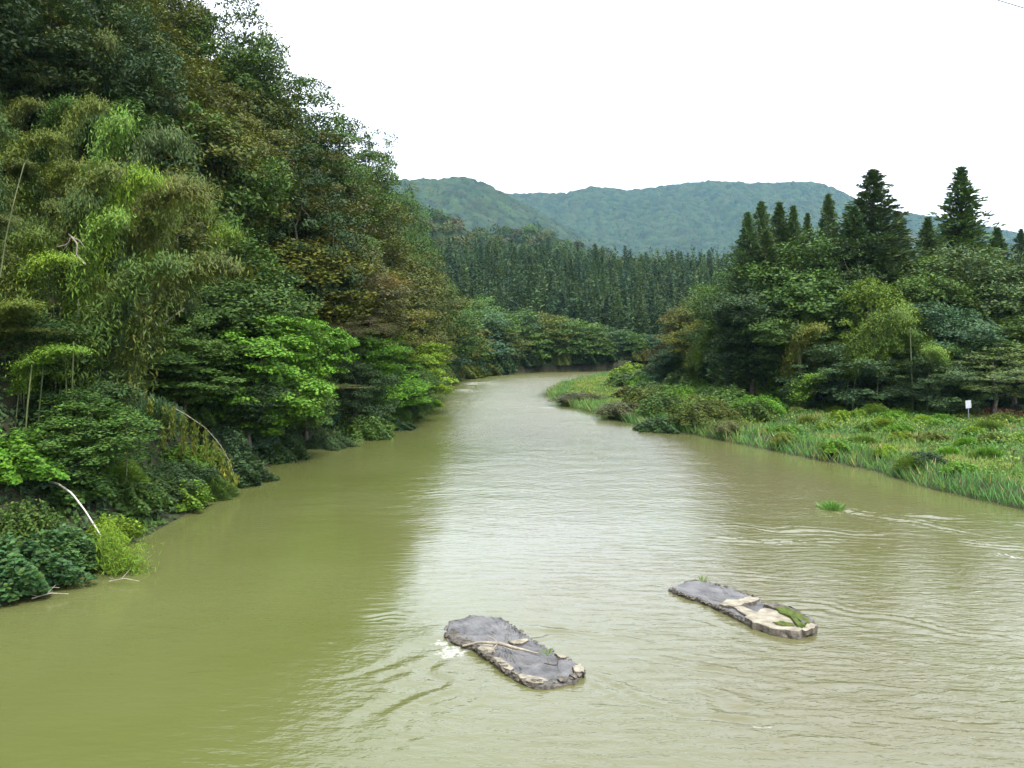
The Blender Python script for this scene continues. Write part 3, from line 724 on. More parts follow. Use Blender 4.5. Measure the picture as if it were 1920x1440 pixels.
for k, px, py, d, c, lab in BAMBOOS:
    kk = BAM[k]; at_top(kk, px, py, d, 125 * 55 / d * rnd.uniform(0.9, 1.2), lab, "bamboo", "bamboo_plant", tuple((1.0 if c in (LIME, BAMG) else 0.8) * v for v in c), rz=rnd.uniform(-0.5, 0.3))
for i in range(16):      # grove behind the plumes: bare culms in the shade
    d = rnd.uniform(44, 66); x = XW(rnd.uniform(-120, 260), d)
    if river_sd(np.array([x]), np.array([d]))[0] < 2.5: continue
    top = max(8.0, min(15.0, ZW(rnd.uniform(200, 520), d) - hz(x, d)))
    put(BAM[i % 3], x, d, top, "bamboo deep in the shaded left bank grove, only culm and dim leaves showing", "bamboo", "bamboo_plant", col(OLIVE, rnd), rz=rnd.uniform(0, 6.28), group="bamboo inside the left grove")

# the woods that clothe the left slope behind them
SIL = np.array([(-2000, -900), (-400, -700), (0, -420), (380, -120), (430, -10), (480, 60), (520, 105), (560, 150), (600, 205), (640, 232), (700, 300), (735, 330), (745, 352), (775, 368), (800, 420), (860, 470), (1000, 520)])
MARKS = [("yellowing forked tree", 560, 430), ("vine-covered round tree", 440, 500), ("bright green maples", 500, 680), ("open-crowned skyline tree", 705, 270), ("tall bamboo plumes", 170, 230), ("lime-green bamboo plume", 85, 510),
         ("golden-leaved tree", 700, 560), ("olive point tree", 720, 480), ("bare grey branches", 650, 650), ("lime-green bush tree", 775, 680), ("bent white stem", 170, 980), ("arching tasselled branch", 400, 820), ("upper picture edge", 250, -60),
         ("rapids", 850, 715), ("far river bend", 1000, 690), ("yellow-green spit bush", 1170, 680), ("spit's brown shrub", 1085, 745), ("clump of three cedars", 1460, 420), ("tallest cedar", 1645, 400), ("lone open cedar", 1812, 380), ("deep shade", 1640, 720),
         ("white sign", 1815, 765), ("bright vine column", 1435, 740), ("arching bamboo clump", 1545, 720), ("dark meadow bush", 1735, 855), ("meadow corner", 1370, 800), ("grass tuft in the river", 1560, 945), ("thick grey trunk", 1886, 700), ("wide grey-green dome", 1835, 520), ("dead pole", 310, 600), ("bare bamboo culms", 130, 720)]
def hue_word(c):
    r, g, b = c
    if g < 0.058: return "dark green"
    if r > 0.085 and r > g * 0.85: return "straw-brown"
    if r > g * 0.85: return "brownish"
    if r > g * 0.66: return "olive"
    if b > g * 0.36: return "blue-green"
    if g > 0.11: return "bright green"
    return "mid-green"
def placed(noun, c, x_, y_, z_):
    px = 960 + x_ / y_ * FPX; py = HORIZON - (z_ - CAM_H) / y_ * FPX
    nm, mx_, my_ = min(MARKS, key=lambda m: (m[1] - px) ** 2 + ((m[2] - py) * 1.3) ** 2)
    dx, dy = px - mx_, py - my_; far = math.hypot(dx, dy)
    if abs(dx) > abs(dy) * 1.6: w = "to the right of" if dx > 0 else "to the left of"
    elif abs(dy) > abs(dx) * 1.6: w = "below" if dy > 0 else "above"
    else: w = ("lower right of" if dx > 0 else "lower left of") if dy > 0 else ("upper right of" if dx > 0 else "upper left of")
    near = "close " if far < 45 else ("" if far < 130 else "well ")
    return f"{hue_word(c)} {noun}, {near}{w} the {nm}"
def fill(region, n, mind, kinds, colors, hr, wr, label, group, name, sil, margin=8, single=False, seed=5, cat='tree', sd_min=3.0, side=None, ymax=None, accept=None):
    rng = np.random.default_rng(seed); got = []
    x0, x1, y0, y1 = region; tries = 0
    while len(got) < n and tries < n * 40:
        tries += 1
        y_ = math.sqrt(rng.uniform(y0 * y0, y1 * y1)); x_ = rng.uniform(x0, x1)
        if accept is not None and not accept(x_, y_): continue
        s = float(river_sd(np.array([x_]), np.array([y_]))[0])
        if s < sd_min: continue
        r = bool(right_side(np.array([x_]), np.array([y_]))[0])
        if side is not None and r != side: continue
        if got and min((a - x_) ** 2 + (b - y_) ** 2 for a, b in got) < mind * mind: continue
        zb = hz(x_, y_); H = rng.uniform(*hr); px = 960 + x_ / y_ * FPX
        W = rng.uniform(*wr)
        lim = max(np.interp(px + o, sil[:, 0], sil[:, 1]) for o in (-0.4 * W / y_ * FPX, 0, 0.4 * W / y_ * FPX))
        Hm = ZW(lim + margin, y_) - zb
        if Hm < hr[0] * 0.45: continue
        H = min(H, Hm); W = min(W, H * (0.95 if cat == 'tree' else 2.4))
        got.append((x_, y_))
        ci = rng.integers(len(colors)); k = kinds[rng.integers(len(kinds))]
        lab = label if ' the dense plantation' in label else placed(label, colors[ci], x_, y_, zb + H * 0.7)
        put(k, x_, y_, H, lab, cat, name, col(colors[ci], rng, 0.2), W=W, rz=rng.uniform(0, 6.28), group=group, single=single)
    return got
fill((-60, -24, 42, 80), 20, 2.4, BAM, [MID, DARK, (0.045, 0.075, 0.012), MID, (0.038, 0.062, 0.012)], (10, 15), (3.9, 5.0),
     "grove bamboo", "bamboo in the left grove", "bamboo_plant", np.array([(-3000, 150), (60, 170), (200, 190), (280, 260), (4000, 300)]), seed=26, side=False, sd_min=3.0, cat="bamboo", accept=lambda a, b: -0.64 < a / b < -0.44)
fill((-78, -20, 24, 230), 140, 5.4, B, [(0.034, 0.066, 0.012), (0.046, 0.06, 0.011), (0.034, 0.066, 0.012), (0.02, 0.041, 0.012), (0.046, 0.06, 0.011), (0.036, 0.07, 0.012)], (15, 25), (9, 13),
     "left slope tree", "woods on the left slope", "broadleaf_tree", SIL, seed=6, side=False, sd_min=6, accept=lambda a, b: b > 64 or a / b < -1.05)
fill((-36, -12, 45, 190), 38, 3.4, [B[0], B[2], MAPLE[0]], [MID, DARK, BRIGHT, MID], (6, 10), (6, 9),
     "low left shore tree", "low trees along the left shore", "broadleaf_tree", SIL, seed=8, side=False, sd_min=0.8, accept=lambda a, b: river_sd(np.array([a]), np.array([b]))[0] < 7 and not (180 < 960 + a / b * FPX < 470 and b < 68))

# ------------------------------------------------------------------ far bank and plantation hillside
SILF = np.array([(300, 420), (800, 440), (850, 520), (900, 540), (1000, 572), (1100, 596), (1180, 612), (1250, 628), (1330, 600), (2000, 600)])
fill((-45, 80, 195, 275), 100, 4.4, [FARB[0], FARB[1], FARB[2]], [MID, BLUE, MID, OLIVE, BLUE], (9, 15), (9, 13),
     "rounded far bank tree", "bank trees at the far bend", "broadleaf_tree", SILF, margin=0, seed=9, side=False, sd_min=0.8, accept=lambda a, b: river_sd(np.array([a]), np.array([b]))[0] < 30)
SILC = np.array([(400, 400), (780, 424), (850, 436), (930, 434), (1010, 436), (1100, 457), (1250, 468), (1330, 460), (1400, 452), (1700, 480), (2200, 500)])
fill((-60, 150, 262, 400), 300, 4.6, FCED, [(0.026, 0.05, 0.015), (0.02, 0.04, 0.013), (0.022, 0.048, 0.02), (0.035, 0.062, 0.016)], (10, 18.5), (3.8, 6.2),
     "dark conical cedar in the dense plantation on the hillside across the river", "plantation cedars", "cedar_tree", SILC, margin=-3, single=True, seed=10, sd_min=8,
     accept=lambda a, b: a / b * FPX + 960 < 1420 and a / b * FPX + 960 > 760)
# ------------------------------------------------------------------ right bank wood
for i, (k, px, py, d, w, c, lab) in enumerate([
 (0, 1645, 316, 118, 190, CEDD, "tallest dark cedar in the middle of the right-hand wood"), (1, 1812, 311, 126, 125, CEDG, "tall open cedar standing alone against the sky, by the picture's edge"),
 (2, 1605, 385, 116, 130, CEDD, "dark cedar pressed against the tallest cedar on its river side"), (1, 1690, 395, 121, 80, CEDD, "narrow cedar on the far flank of the tallest cedar"),
 (1, 1746, 405, 122, 85, CEDG, "short rounded cedar between the tallest and the lone open cedar"), (2, 1556, 362, 130, 85, CEDG, "small pointed cedar between the cedar clump and the tallest cedar"),
 (0, 1430, 376, 122, 95, CEDG, "cedar at the river end of the clump of three"), (1, 1466, 377, 124, 85, CEDG, "middle cedar of the clump of three"),
 (2, 1490, 384, 123, 80, CEDG, "cedar at the inland end of the clump of three"), (2, 1405, 396, 119, 90, CEDG, "lower cedar stepping down from the clump towards the river"),
 (1, 1518, 398, 128, 55, CEDG, "slim cedar tip peeping over the broadleaf crowns"), (1, 1876, 425, 132, 80, CEDG, "low cedar tip by the picture's edge beyond the lone open cedar"),
 (0, 1915, 428, 130, 70, CEDD, "dark cedar cut by the picture's edge"), (2, 1660, 470, 112, 150, CEDD, "broad dark cedar boughs below the tallest cedar"), (2, 1440, 430, 117, 110, CEDG, "cedar in front of the clump of three")]):
    at_top(CED[k], px, py, d, w * 1.2, lab, T, "cedar_tree", c)
for k, px, py, d, w, c, lab in [
 (B[0], 1315, 535, 150, 120, OLIVE, "yellowish-olive tree sloping down to the spit"), (B[2], 1285, 575, 152, 110, BROWN, "brownish-olive tree at the river end of the right wood"),
 (B[0], 1375, 478, 128, 150, MID, "green round tree under the cedar clump's river side"), (B[4], 1350, 560, 138, 140, YELLOW, "yellow-tinged tree above the green bamboo near the spit"),
 (B[0], 1500, 425, 116, 210, MID, "large domed green tree between the cedar clump and the tallest cedar"), (B[1], 1420, 520, 115, 160, DARK, "dark tree in the fold below the cedar clump"),
 (B[3], 1560, 440, 114, 150, DARK, "shadowy tree in front of the small pointed cedar"), (B[2], 1835, 452, 108, 250, PALE, "wide grey-green dome below the lone open cedar"),
 (B[0], 1915, 470, 106, 180, PALE, "grey-green dome cut by the picture's edge"), (B[1], 1745, 478, 110, 150, MID, "green tree between the tallest cedar and the wide dome"),
 (B[2], 1650, 515, 104, 150, (0.078, 0.12, 0.014), "tree with a lit yellow-green top in front of the tallest cedar"), (B[2], 1775, 560, 101, 210, BLUE, "blue-green layered tree below the wide grey-green dome"),
 (B[0], 1890, 590, 98, 200, MID, "green tree above the thick trunk by the picture's edge"), (B[2], 1590, 640, 101, 190, BLUE, "dark blue-green low tree above the deep shade"),
 (B[1], 1480, 575, 110, 150, MID, "green tree behind the brown bamboo clump"), (B[2], 1765, 665, 94, 150, PALE, "pale broad-leaved branch tree hanging over the bamboo culms"),
 (B[4], 1850, 650, 92, 170, PALE, "pale broad-leaved tree hanging above the white sign"), (B[2], 1440, 640, 120, 120, MID, "flat-topped shrub tree at the head of the kudzu slope"),
 (B[0], 1290, 640, 150, 110, OLIVE, "olive bush tree at the root of the spit"), (B[1], 1530, 500, 112, 140, MID, "mid-green tree in the heart of the right-hand wood")]:
    at_top(k, px, py, d, w, lab, T, "broadleaf_tree", c)
for k, px, py, d, w, c, lab in [
 (BAM[0], 1690, 582, 96, 95, (0.058, 0.100, 0.014), "bamboo plume with yellow-green head in front of the blue-green layered tree"), (BAM[2], 1625, 570, 98, 90, (0.055, 0.1, 0.014), "green bamboo plume just below the lit yellow-green top"),
 (BAMS[1], 1720, 600, 95, 80, (0.05, 0.09, 0.014), "bamboo with bare pale culm standing in the deep shade"), (BAM[1], 1650, 625, 96, 85, (0.052, 0.096, 0.014), "feathery green bamboo at the edge of the deep shade"),
 (BAM[0], 1530, 560, 108, 80, BAMG, "bright bamboo plume in the heart of the wood"), (BAM[2], 1495, 600, 106, 75, (0.078, 0.09, 0.014), "brown-yellow bamboo with two pale culms"),
 (BAMS[1], 1510, 620, 105, 75, OLIVE, "olive bamboo leaning on the brown-yellow one"), (BAM[0], 1340, 590, 128, 70, BAMG, "green bamboo plume above the kudzu near the spit"),
 (BAM[1], 1325, 630, 130, 70, BAMY, "yellowish bamboo plume low above the spit"), (BAMS[0], 1545, 688, 100, 110, BAMG, "low arching bamboo clump with fern-like sprays at the meadow's edge"),
 (BAM[2], 1405, 615, 118, 65, BAMG, "small bamboo plume above the flat-topped shrub tree"), (BAMS[1], 1800, 600, 97, 80, BLUE, "dim bamboo behind the pale broad-leaved trees"),
 (BAMS[2], 1735, 640, 94, 70, BAMG, "bamboo with straight yellowish culm beside the meadow"), (BAMS[1], 1765, 630, 96, 70, MID, "bamboo with thin green culm between sign and deep shade"),
 (BAMS[2], 1785, 640, 97, 65, MID, "slim bamboo just behind the white sign's river side"), (BAMS[1], 1700, 640, 99, 65, MID, "leaning bamboo culm at the edge of the deep shade")]:
    at_top(k, px, py, d, w, lab, "bamboo", "bamboo_plant", c)
SILR = np.array([(1000, 650), (1240, 640), (1280, 585), (1330, 525), (1380, 480), (1440, 440), (1560, 430), (1700, 470), (1830, 452), (1920, 470), (2600, 470)])
fill((25, 130, 100, 175), 55, 6.0, B, [MID, DARK, BLUE, MID, OLIVE], (11, 17), (8, 12),
     "right wood tree", "trees inside the right-hand wood", "broadleaf_tree", SILR, margin=6, seed=14, side=True, sd_min=18,
     accept=lambda a, b: a > 36 + (b - 100) * -0.2 and b > 98 + max(0, 60 - a) * 0.45)

# ------------------------------------------------------------------ shrubs and kudzu
def shrub_at(k, px, py, z, rx, hh, c, lab, name="shrub", cat="shrub", group=None, rz=None):
    p = GW(px, py, z); s = p
    return put(SHR[k], p[0], p[1], hh, lab, cat, name, col(c, rnd, 0.1), W=rx * 2, rz=rnd.uniform(0, 6.28) if rz is None else rz, group=group)
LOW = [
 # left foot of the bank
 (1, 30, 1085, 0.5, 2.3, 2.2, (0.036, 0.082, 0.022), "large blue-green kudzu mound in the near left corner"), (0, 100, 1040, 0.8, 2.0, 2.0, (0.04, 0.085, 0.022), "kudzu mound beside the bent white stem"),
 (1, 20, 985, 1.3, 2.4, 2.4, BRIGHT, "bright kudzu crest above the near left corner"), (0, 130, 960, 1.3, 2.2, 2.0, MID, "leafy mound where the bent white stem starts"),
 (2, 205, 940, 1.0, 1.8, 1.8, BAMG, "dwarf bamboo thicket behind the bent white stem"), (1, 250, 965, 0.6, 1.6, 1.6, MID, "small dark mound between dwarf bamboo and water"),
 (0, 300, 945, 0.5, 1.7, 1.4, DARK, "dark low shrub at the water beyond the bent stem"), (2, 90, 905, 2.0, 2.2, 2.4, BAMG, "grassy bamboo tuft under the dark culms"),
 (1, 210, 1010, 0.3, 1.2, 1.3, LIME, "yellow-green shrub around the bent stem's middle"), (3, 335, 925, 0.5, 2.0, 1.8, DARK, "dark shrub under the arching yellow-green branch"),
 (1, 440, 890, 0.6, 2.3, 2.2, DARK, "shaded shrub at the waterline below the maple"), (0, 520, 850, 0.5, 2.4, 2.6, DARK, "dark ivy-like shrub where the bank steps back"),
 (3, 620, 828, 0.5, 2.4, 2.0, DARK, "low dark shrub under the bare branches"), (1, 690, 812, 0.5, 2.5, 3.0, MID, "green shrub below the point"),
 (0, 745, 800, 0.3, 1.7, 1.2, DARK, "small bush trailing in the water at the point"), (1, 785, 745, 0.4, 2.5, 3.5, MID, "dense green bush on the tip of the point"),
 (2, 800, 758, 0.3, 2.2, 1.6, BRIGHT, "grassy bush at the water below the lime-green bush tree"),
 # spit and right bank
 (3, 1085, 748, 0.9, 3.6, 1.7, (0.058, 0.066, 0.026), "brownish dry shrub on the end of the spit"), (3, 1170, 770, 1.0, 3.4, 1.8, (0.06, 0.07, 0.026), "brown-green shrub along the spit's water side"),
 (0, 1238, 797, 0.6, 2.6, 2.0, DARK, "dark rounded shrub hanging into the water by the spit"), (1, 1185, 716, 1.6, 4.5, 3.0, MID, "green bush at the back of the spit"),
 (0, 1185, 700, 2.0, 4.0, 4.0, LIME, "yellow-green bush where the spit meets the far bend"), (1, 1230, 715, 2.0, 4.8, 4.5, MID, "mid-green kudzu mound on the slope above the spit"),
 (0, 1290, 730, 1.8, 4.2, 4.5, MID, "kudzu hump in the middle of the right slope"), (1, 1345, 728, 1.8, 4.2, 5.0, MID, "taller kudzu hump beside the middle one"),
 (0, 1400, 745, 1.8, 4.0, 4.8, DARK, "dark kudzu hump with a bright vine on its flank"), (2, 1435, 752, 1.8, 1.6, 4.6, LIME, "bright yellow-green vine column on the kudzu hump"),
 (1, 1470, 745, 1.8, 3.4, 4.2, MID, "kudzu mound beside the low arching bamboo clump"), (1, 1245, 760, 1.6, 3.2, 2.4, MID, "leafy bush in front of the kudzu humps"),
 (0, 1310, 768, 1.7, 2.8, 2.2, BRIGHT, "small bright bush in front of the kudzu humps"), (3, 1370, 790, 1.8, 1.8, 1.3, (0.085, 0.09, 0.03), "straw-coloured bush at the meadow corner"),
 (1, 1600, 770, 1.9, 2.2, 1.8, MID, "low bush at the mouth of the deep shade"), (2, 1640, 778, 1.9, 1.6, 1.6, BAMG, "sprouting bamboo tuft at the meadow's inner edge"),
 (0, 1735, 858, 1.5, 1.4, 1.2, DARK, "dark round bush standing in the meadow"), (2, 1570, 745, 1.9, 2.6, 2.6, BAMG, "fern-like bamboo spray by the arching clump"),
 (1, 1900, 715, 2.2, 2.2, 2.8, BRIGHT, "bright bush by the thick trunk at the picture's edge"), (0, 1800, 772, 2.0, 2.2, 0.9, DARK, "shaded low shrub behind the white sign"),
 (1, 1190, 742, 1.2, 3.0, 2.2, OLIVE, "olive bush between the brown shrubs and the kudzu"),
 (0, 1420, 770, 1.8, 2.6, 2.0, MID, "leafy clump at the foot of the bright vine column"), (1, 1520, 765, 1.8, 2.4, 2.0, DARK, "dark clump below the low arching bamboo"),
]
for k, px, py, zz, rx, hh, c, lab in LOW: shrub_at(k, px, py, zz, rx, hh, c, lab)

SILN = np.array([(-3000, -2000), (4000, -2000)])
fill((-40, 75, 160, 262), 46, 3.0, [SHR[0], SHR[1], SHR[3]], [DARK, MID, BLUE, OLIVE], (2.5, 5.0), (5, 8),
     "far shore bush", "bushes along the far shore", "shrub", SILN, seed=24, side=False, sd_min=0.2, cat="shrub", accept=lambda a, b: river_sd(np.array([a]), np.array([b]))[0] < 5)
fill((20, 75, 54, 100), 44, 2.2, [SHR[0], SHR[1], SHR[2]], [BRIGHT, LIME, BRIGHT, BAMG, BAMY], (0.7, 1.2), (1.6, 3.4),
     "meadow weed clump", "weed clumps in the meadow", "weed_clump", SILN, seed=25, side=True, sd_min=0.6, cat="weed clump", accept=lambda a, b: river_sd(np.array([a]), np.array([b]))[0] < 26 and abs(a / b) < 0.62)
fill((4, 70, 96, 205), 75, 3.4, [SHR[0], SHR[1], SHR[3]], [MID, BRIGHT, MID, BRIGHT, OLIVE, MID], (1.6, 3.3), (4.0, 7),
     "kudzu hump", "kudzu humps on the right slope", "shrub", SILN, seed=21, side=True, sd_min=2.2, cat="shrub",
     accept=lambda a, b: a < 30 + (b - 96) * 0.35 and b < 165 and a / b * FPX + 960 > 1200)
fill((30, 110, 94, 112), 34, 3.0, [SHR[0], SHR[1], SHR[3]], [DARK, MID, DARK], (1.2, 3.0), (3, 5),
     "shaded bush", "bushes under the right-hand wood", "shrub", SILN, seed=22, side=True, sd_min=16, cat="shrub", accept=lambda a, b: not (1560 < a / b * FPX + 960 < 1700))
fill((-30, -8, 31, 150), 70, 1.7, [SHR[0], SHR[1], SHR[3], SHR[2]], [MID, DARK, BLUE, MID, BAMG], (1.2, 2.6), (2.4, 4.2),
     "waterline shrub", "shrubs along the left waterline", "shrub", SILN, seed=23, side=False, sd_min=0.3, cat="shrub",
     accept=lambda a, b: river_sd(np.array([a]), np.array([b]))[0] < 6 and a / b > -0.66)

# ------------------------------------------------------------------ grass, weeds and ground cover (nobody could count it)
def scatter(region, n, seed, ok):
    rng = np.random.default_rng(seed); x0, x1, y0, y1 = region
    y_ = y0 + (y1 - y0) * rng.random(n) ** 1.4
    x_ = rng.uniform(x0, x1, n); s = river_sd(x_, y_); m = ok(x_, y_, s); x_ = x_[m]; y_ = y_[m]; s = s[m]
    return x_, y_, s, height(x_, y_), rng
def blades(name, label, x_, y_, z_, hh, w, lean, tint, rng, mat=None):
    n = len(x_); D = rdir(n, rng) * lean; D[:, 2] = 1; D = nrm(D)
    C = np.stack([x_, y_, z_], 1) + D * (hh / 2)[:, None] - np.array([[0, 0, 0.05]])
    Nn = nrm(np.array([[0, -1, 0.25]]) + rdir(n, rng) * 0.7)
    V, F = leaf_quads(C, Nn, D, hh, w, 0.1)
    me = mesh_np(name, V, [F], mat or M_GRASS, tint=np.repeat(tint, 4, 0))
    return tag(obj(name, me), label, kind="stuff")
inview = lambda a, b: (np.abs(a / np.maximum(b, 1)) < 0.66)
x_, y_, s, z_, rng = scatter((4, 85, 40, 215), 330000, 3, lambda a, b, s: (s > -0.45) & right_side(a, b) & inview(a, b) & (s < 34) & (b < 105 + 200 * (a < 34)))
z_ = np.maximum(z_, -0.1); e = np.exp(-np.maximum(s, 0) / 2.2); pn = fbm(x_ / 5, y_ / 5, 90, 3); p2 = fbm(x_ / 2.2, y_ / 3, 93, 2)
hh = (0.42 + 0.75 * e + 0.35 * np.maximum(pn, 0)) * rng.uniform(0.6, 1.35, len(x_))
g = np.array([[0.062, 0.120, 0.022]]) * np.ones((len(x_), 1))
g = np.where((p2 + pn > 0.25)[:, None], np.array([[0.105, 0.145, 0.03]]), g); g = np.where((pn < -0.22)[:, None], np.array([[0.042, 0.10, 0.022]]), g)
g = np.where((rng.random(len(x_)) < 0.08 + 0.22 * (p2 > 0.25))[:, None], np.array([[0.20, 0.155, 0.075]]), g)
g = np.where(((e > 0.35) & (rng.random(len(x_)) < 0.6))[:, None], np.array([[0.055, 0.12, 0.035]]), g)
blades("grass", "long green and straw-coloured grass covering the right bank meadow", x_, y_, z_, hh, rng.uniform(0.025, 0.06, len(x_)) * (1 + y_ / 160), 0.75, 1.2 * g * rng.uniform(0.7, 1.3, (len(x_), 1)), rng)
# broad-leaved weeds in the meadow
x_, y_, s, z_, rng = scatter((8, 80, 45, 200), 120000, 4, lambda a, b, s: (s > 1.5) & right_side(a, b) & inview(a, b) & (s < 36) & (b < 108 + 200 * (a < 34)) & (fbm(a / 4, b / 4, 97, 3) > -0.12))
n = len(x_); C = np.stack([x_, y_, z_ + rng.uniform(0.12, 0.62, n)], 1); sz = rng.uniform(0.10, 0.24, n)
V, F = leaf_quads(C, nrm(np.array([[0, -0.25, 1]]) + rdir(n, rng) * 0.5), rdir(n, rng), sz * 1.25, sz)
wt = np.where((fbm(x_ / 3, y_ / 3, 99, 2) > 0.05)[:, None], np.array([[0.105, 0.155, 0.018]]), np.array([[0.05, 0.115, 0.02]])) * rng.uniform(0.7, 1.3, (n, 1))
tag(obj("weeds", mesh_np("weeds", V, [F], M_LEAF, tint=np.repeat(wt, 4, 0))), "broad-leaved weeds and vines spread through the meadow grass", kind="stuff")
# undergrowth at the foot of the left bank
x_, y_, s, z_, rng = scatter((-48, -6, 26, 240), 150000, 5, lambda a, b, s: (s > -0.1) & ~right_side(a, b) & inview(a, b) & (s < 16))
n = len(x_); C = np.stack([x_, y_, z_ + rng.uniform(0.05, 0.85, n) * (0.5 + 0.5 * fbm(x_ / 3, y_ / 3, 44))], 1); sz = rng.uniform(0.12, 0.28, n) * (1 + y_ / 200)
V, F = leaf_quads(C, nrm(np.array([[0.5, -0.4, 0.8]]) + rdir(n, rng) * 0.6), rdir(n, rng), sz * 1.4, sz * 0.8)
ut = np.where((fbm(x_ / 4, y_ / 4, 45, 2) > 0)[:, None], np.array([[0.04, 0.08, 0.015]]), np.array([[0.03, 0.055, 0.018]])) * rng.uniform(0.6, 1.4, (n, 1))
tag(obj("undergrowth", mesh_np("undergrowth", V, [F], M_LEAF, tint=np.repeat(ut, 4, 0))), "shaded leafy undergrowth along the foot of the left bank", kind="stuff")
# far bank: a fringe of grass under the trees
x_, y_, s, z_, rng = scatter((-22, 45, 150, 262), 60000, 6, lambda a, b, s: (s > -0.1) & ~right_side(a, b) & (s < 6) & inview(a, b))
n = len(x_); blades("bank_grass", "grassy fringe along the far shore under the trees", x_, y_, z_, rng.uniform(0.5, 1.5, n), rng.uniform(0.1, 0.2, n), 0.5, np.array([[0.05, 0.078, 0.022]]) * rng.uniform(0.6, 1.3, (n, 1)), rng)

# ------------------------------------------------------------------ wooded mountains: a canopy of crowns over the slopes
def canopy(name, label, xs, ys, cell, dome, cols, seed, lift=0.0):
    A, Bq = np.meshgrid(xs, ys); a = A.ravel(); b = Bq.ravel()
    hb = height(a, b)
    best = np.full(a.shape, -1e9); cid = np.zeros(a.shape)
    ix = np.floor(a / cell); iy = np.floor(b / cell)
    for dx in (-1, 0, 1):
        for dy in (-1, 0, 1):
            cx_ = ix + dx; cy_ = iy + dy
            jx = (cx_ + 0.15 + 0.7 * _h(cx_, cy_, seed)) * cell; jy = (cy_ + 0.15 + 0.7 * _h(cx_, cy_, seed + 1)) * cell
            rr = cell * (0.62 + 0.35 * _h(cx_, cy_, seed + 2)); hh_ = dome * (0.7 + 0.6 * _h(cx_, cy_, seed + 3))
            q = ((a - jx) ** 2 + (b - jy) ** 2) / rr ** 2
            v = hh_ * np.sqrt(np.maximum(0, 1 - q)) - np.maximum(0, q - 1) * 2
            m = v > best; best = np.where(m, v, best); cid = np.where(m, _h(cx_, cy_, seed + 4), cid)
    zz = hb + np.maximum(best, 0) + lift + 0.095 * cell * fbm(a / (cell * 0.22), b / (cell * 0.22), seed + 9, 2)
    cols = np.array(cols); k = np.clip((cid * 0.75 + 0.25 * (0.5 + fbm(a / 90, b / 90, seed + 11, 3))) * len(cols), 0, len(cols) - 1.001).astype(int)
    tint = cols[k] * (0.6 + 0.8 * ((cid * 37) % 1))[:, None]
    V = np.stack([a, b, zz], 1)
    return tag(obj(name, mesh_np(name, V, [grid_faces(len(xs), len(ys))], M_CANOPY, tint=tint, smooth=False)), label, kind="stuff")
MC = [(0.017, 0.032, 0.012), (0.023, 0.042, 0.013), (0.030, 0.050, 0.014), (0.028, 0.042, 0.013), (0.032, 0.042, 0.014), (0.013, 0.023, 0.011)]
canopy("mountain_forest", "hazy forest covering the far mountain ridges", np.arange(-1240, 2360, 6.2), np.arange(1750, 3960, 8.2), 22, 13, MC, 200)
canopy("hill_ground_cover", "dark brush under the trees of the hill behind the plantation", np.arange(-230, 330, 3), np.arange(425, 830, 4), 8.5, 2.0, [(0.02, 0.034, 0.014), (0.026, 0.036, 0.014)], 230)
# hill and plantation trees beyond the front ones: too many and too small to tell apart
def crowns(name, label, pts, H, W, cols, seed, conical, nq, mat):
    rng = np.random.default_rng(seed); acc = Acc()
    for i, (a_, b_, z_) in enumerate(pts):
        h = H * rng.uniform(0.62, 1.22); w = W * rng.uniform(0.8, 1.25); n = nq
        if conical:
            t = rng.random(n) ** 1.3; az = rng.uniform(0, 6.283, n); r = w / 2 * ((1 - t) ** 0.8 + 0.04) * rng.uniform(0.55, 1.05, n)
            q = np.column_stack([np.cos(az) * r, np.sin(az) * r, h * (0.1 + 0.9 * t)]); out = nrm(np.column_stack([np.cos(az), np.sin(az), np.full(n, 0.5)]))
            s_ = 0.22 * w * rng.uniform(0.7, 1.4, n) * (1.15 - 0.5 * t); D = nrm(out * 0.8 + rdir(n, rng) * 0.5); ar = 0.55
        else:
            v = rdir(n, rng); v[:, 2] = np.abs(v[:, 2]) * 1.0 - 0.25; ph = rng.uniform(0, 6.28, 3)
            lum = 1 + 0.22 * np.sin(3 * np.arctan2(v[:, 1], v[:, 0]) + ph[0]) * np.cos(5 * v[:, 2] + ph[1])
            q = v * lum[:, None] * rng.uniform(0.75, 1.02, (n, 1)) * np.array([[w / 2, w / 2, h * 0.62]]); q[:, 2] += h * 0.38; out = v
            s_ = 0.15 * w * rng.uniform(0.7, 1.4, n); D = rdir(n, rng); ar = 0.7
        V, F = leaf_quads(np.array([[a_, b_, z_]]) + q, nrm(out + np.array([[0, 0, 0.5]]) + rdir(n, rng) * 0.35), D, s_ * 1.2, s_ * ar)
        c_ = np.array(cols[rng.integers(len(cols))]) * rng.uniform(0.7, 1.3)
        acc.add(V, F, tints(n, rng, 0.7, 1.3, 0.03) * c_)
    return tag(obj(name, acc.mesh(name, mat)), label, kind="stuff")
def spots(region, n, mind, seed, ok):
    rng = np.random.default_rng(seed); x0, x1, y0, y1 = region; out = []; cellmap = {}
    for _ in range(n * 14):
        if len(out) >= n: break
        a_ = rng.uniform(x0, x1); b_ = rng.uniform(y0, y1)
        if not ok(a_, b_): continue
        key = (int(a_ // mind), int(b_ // mind))
        if any(((a_ - c[0]) ** 2 + (b_ - c[1]) ** 2) < mind * mind for i in (-1, 0, 1) for j in (-1, 0, 1) for c in cellmap.get((key[0] + i, key[1] + j), [])): continue
        cellmap.setdefault(key, []).append((a_, b_)); out.append((a_, b_))
    out = np.array(out); return np.column_stack([out, height(out[:, 0], out[:, 1]) - 0.6])
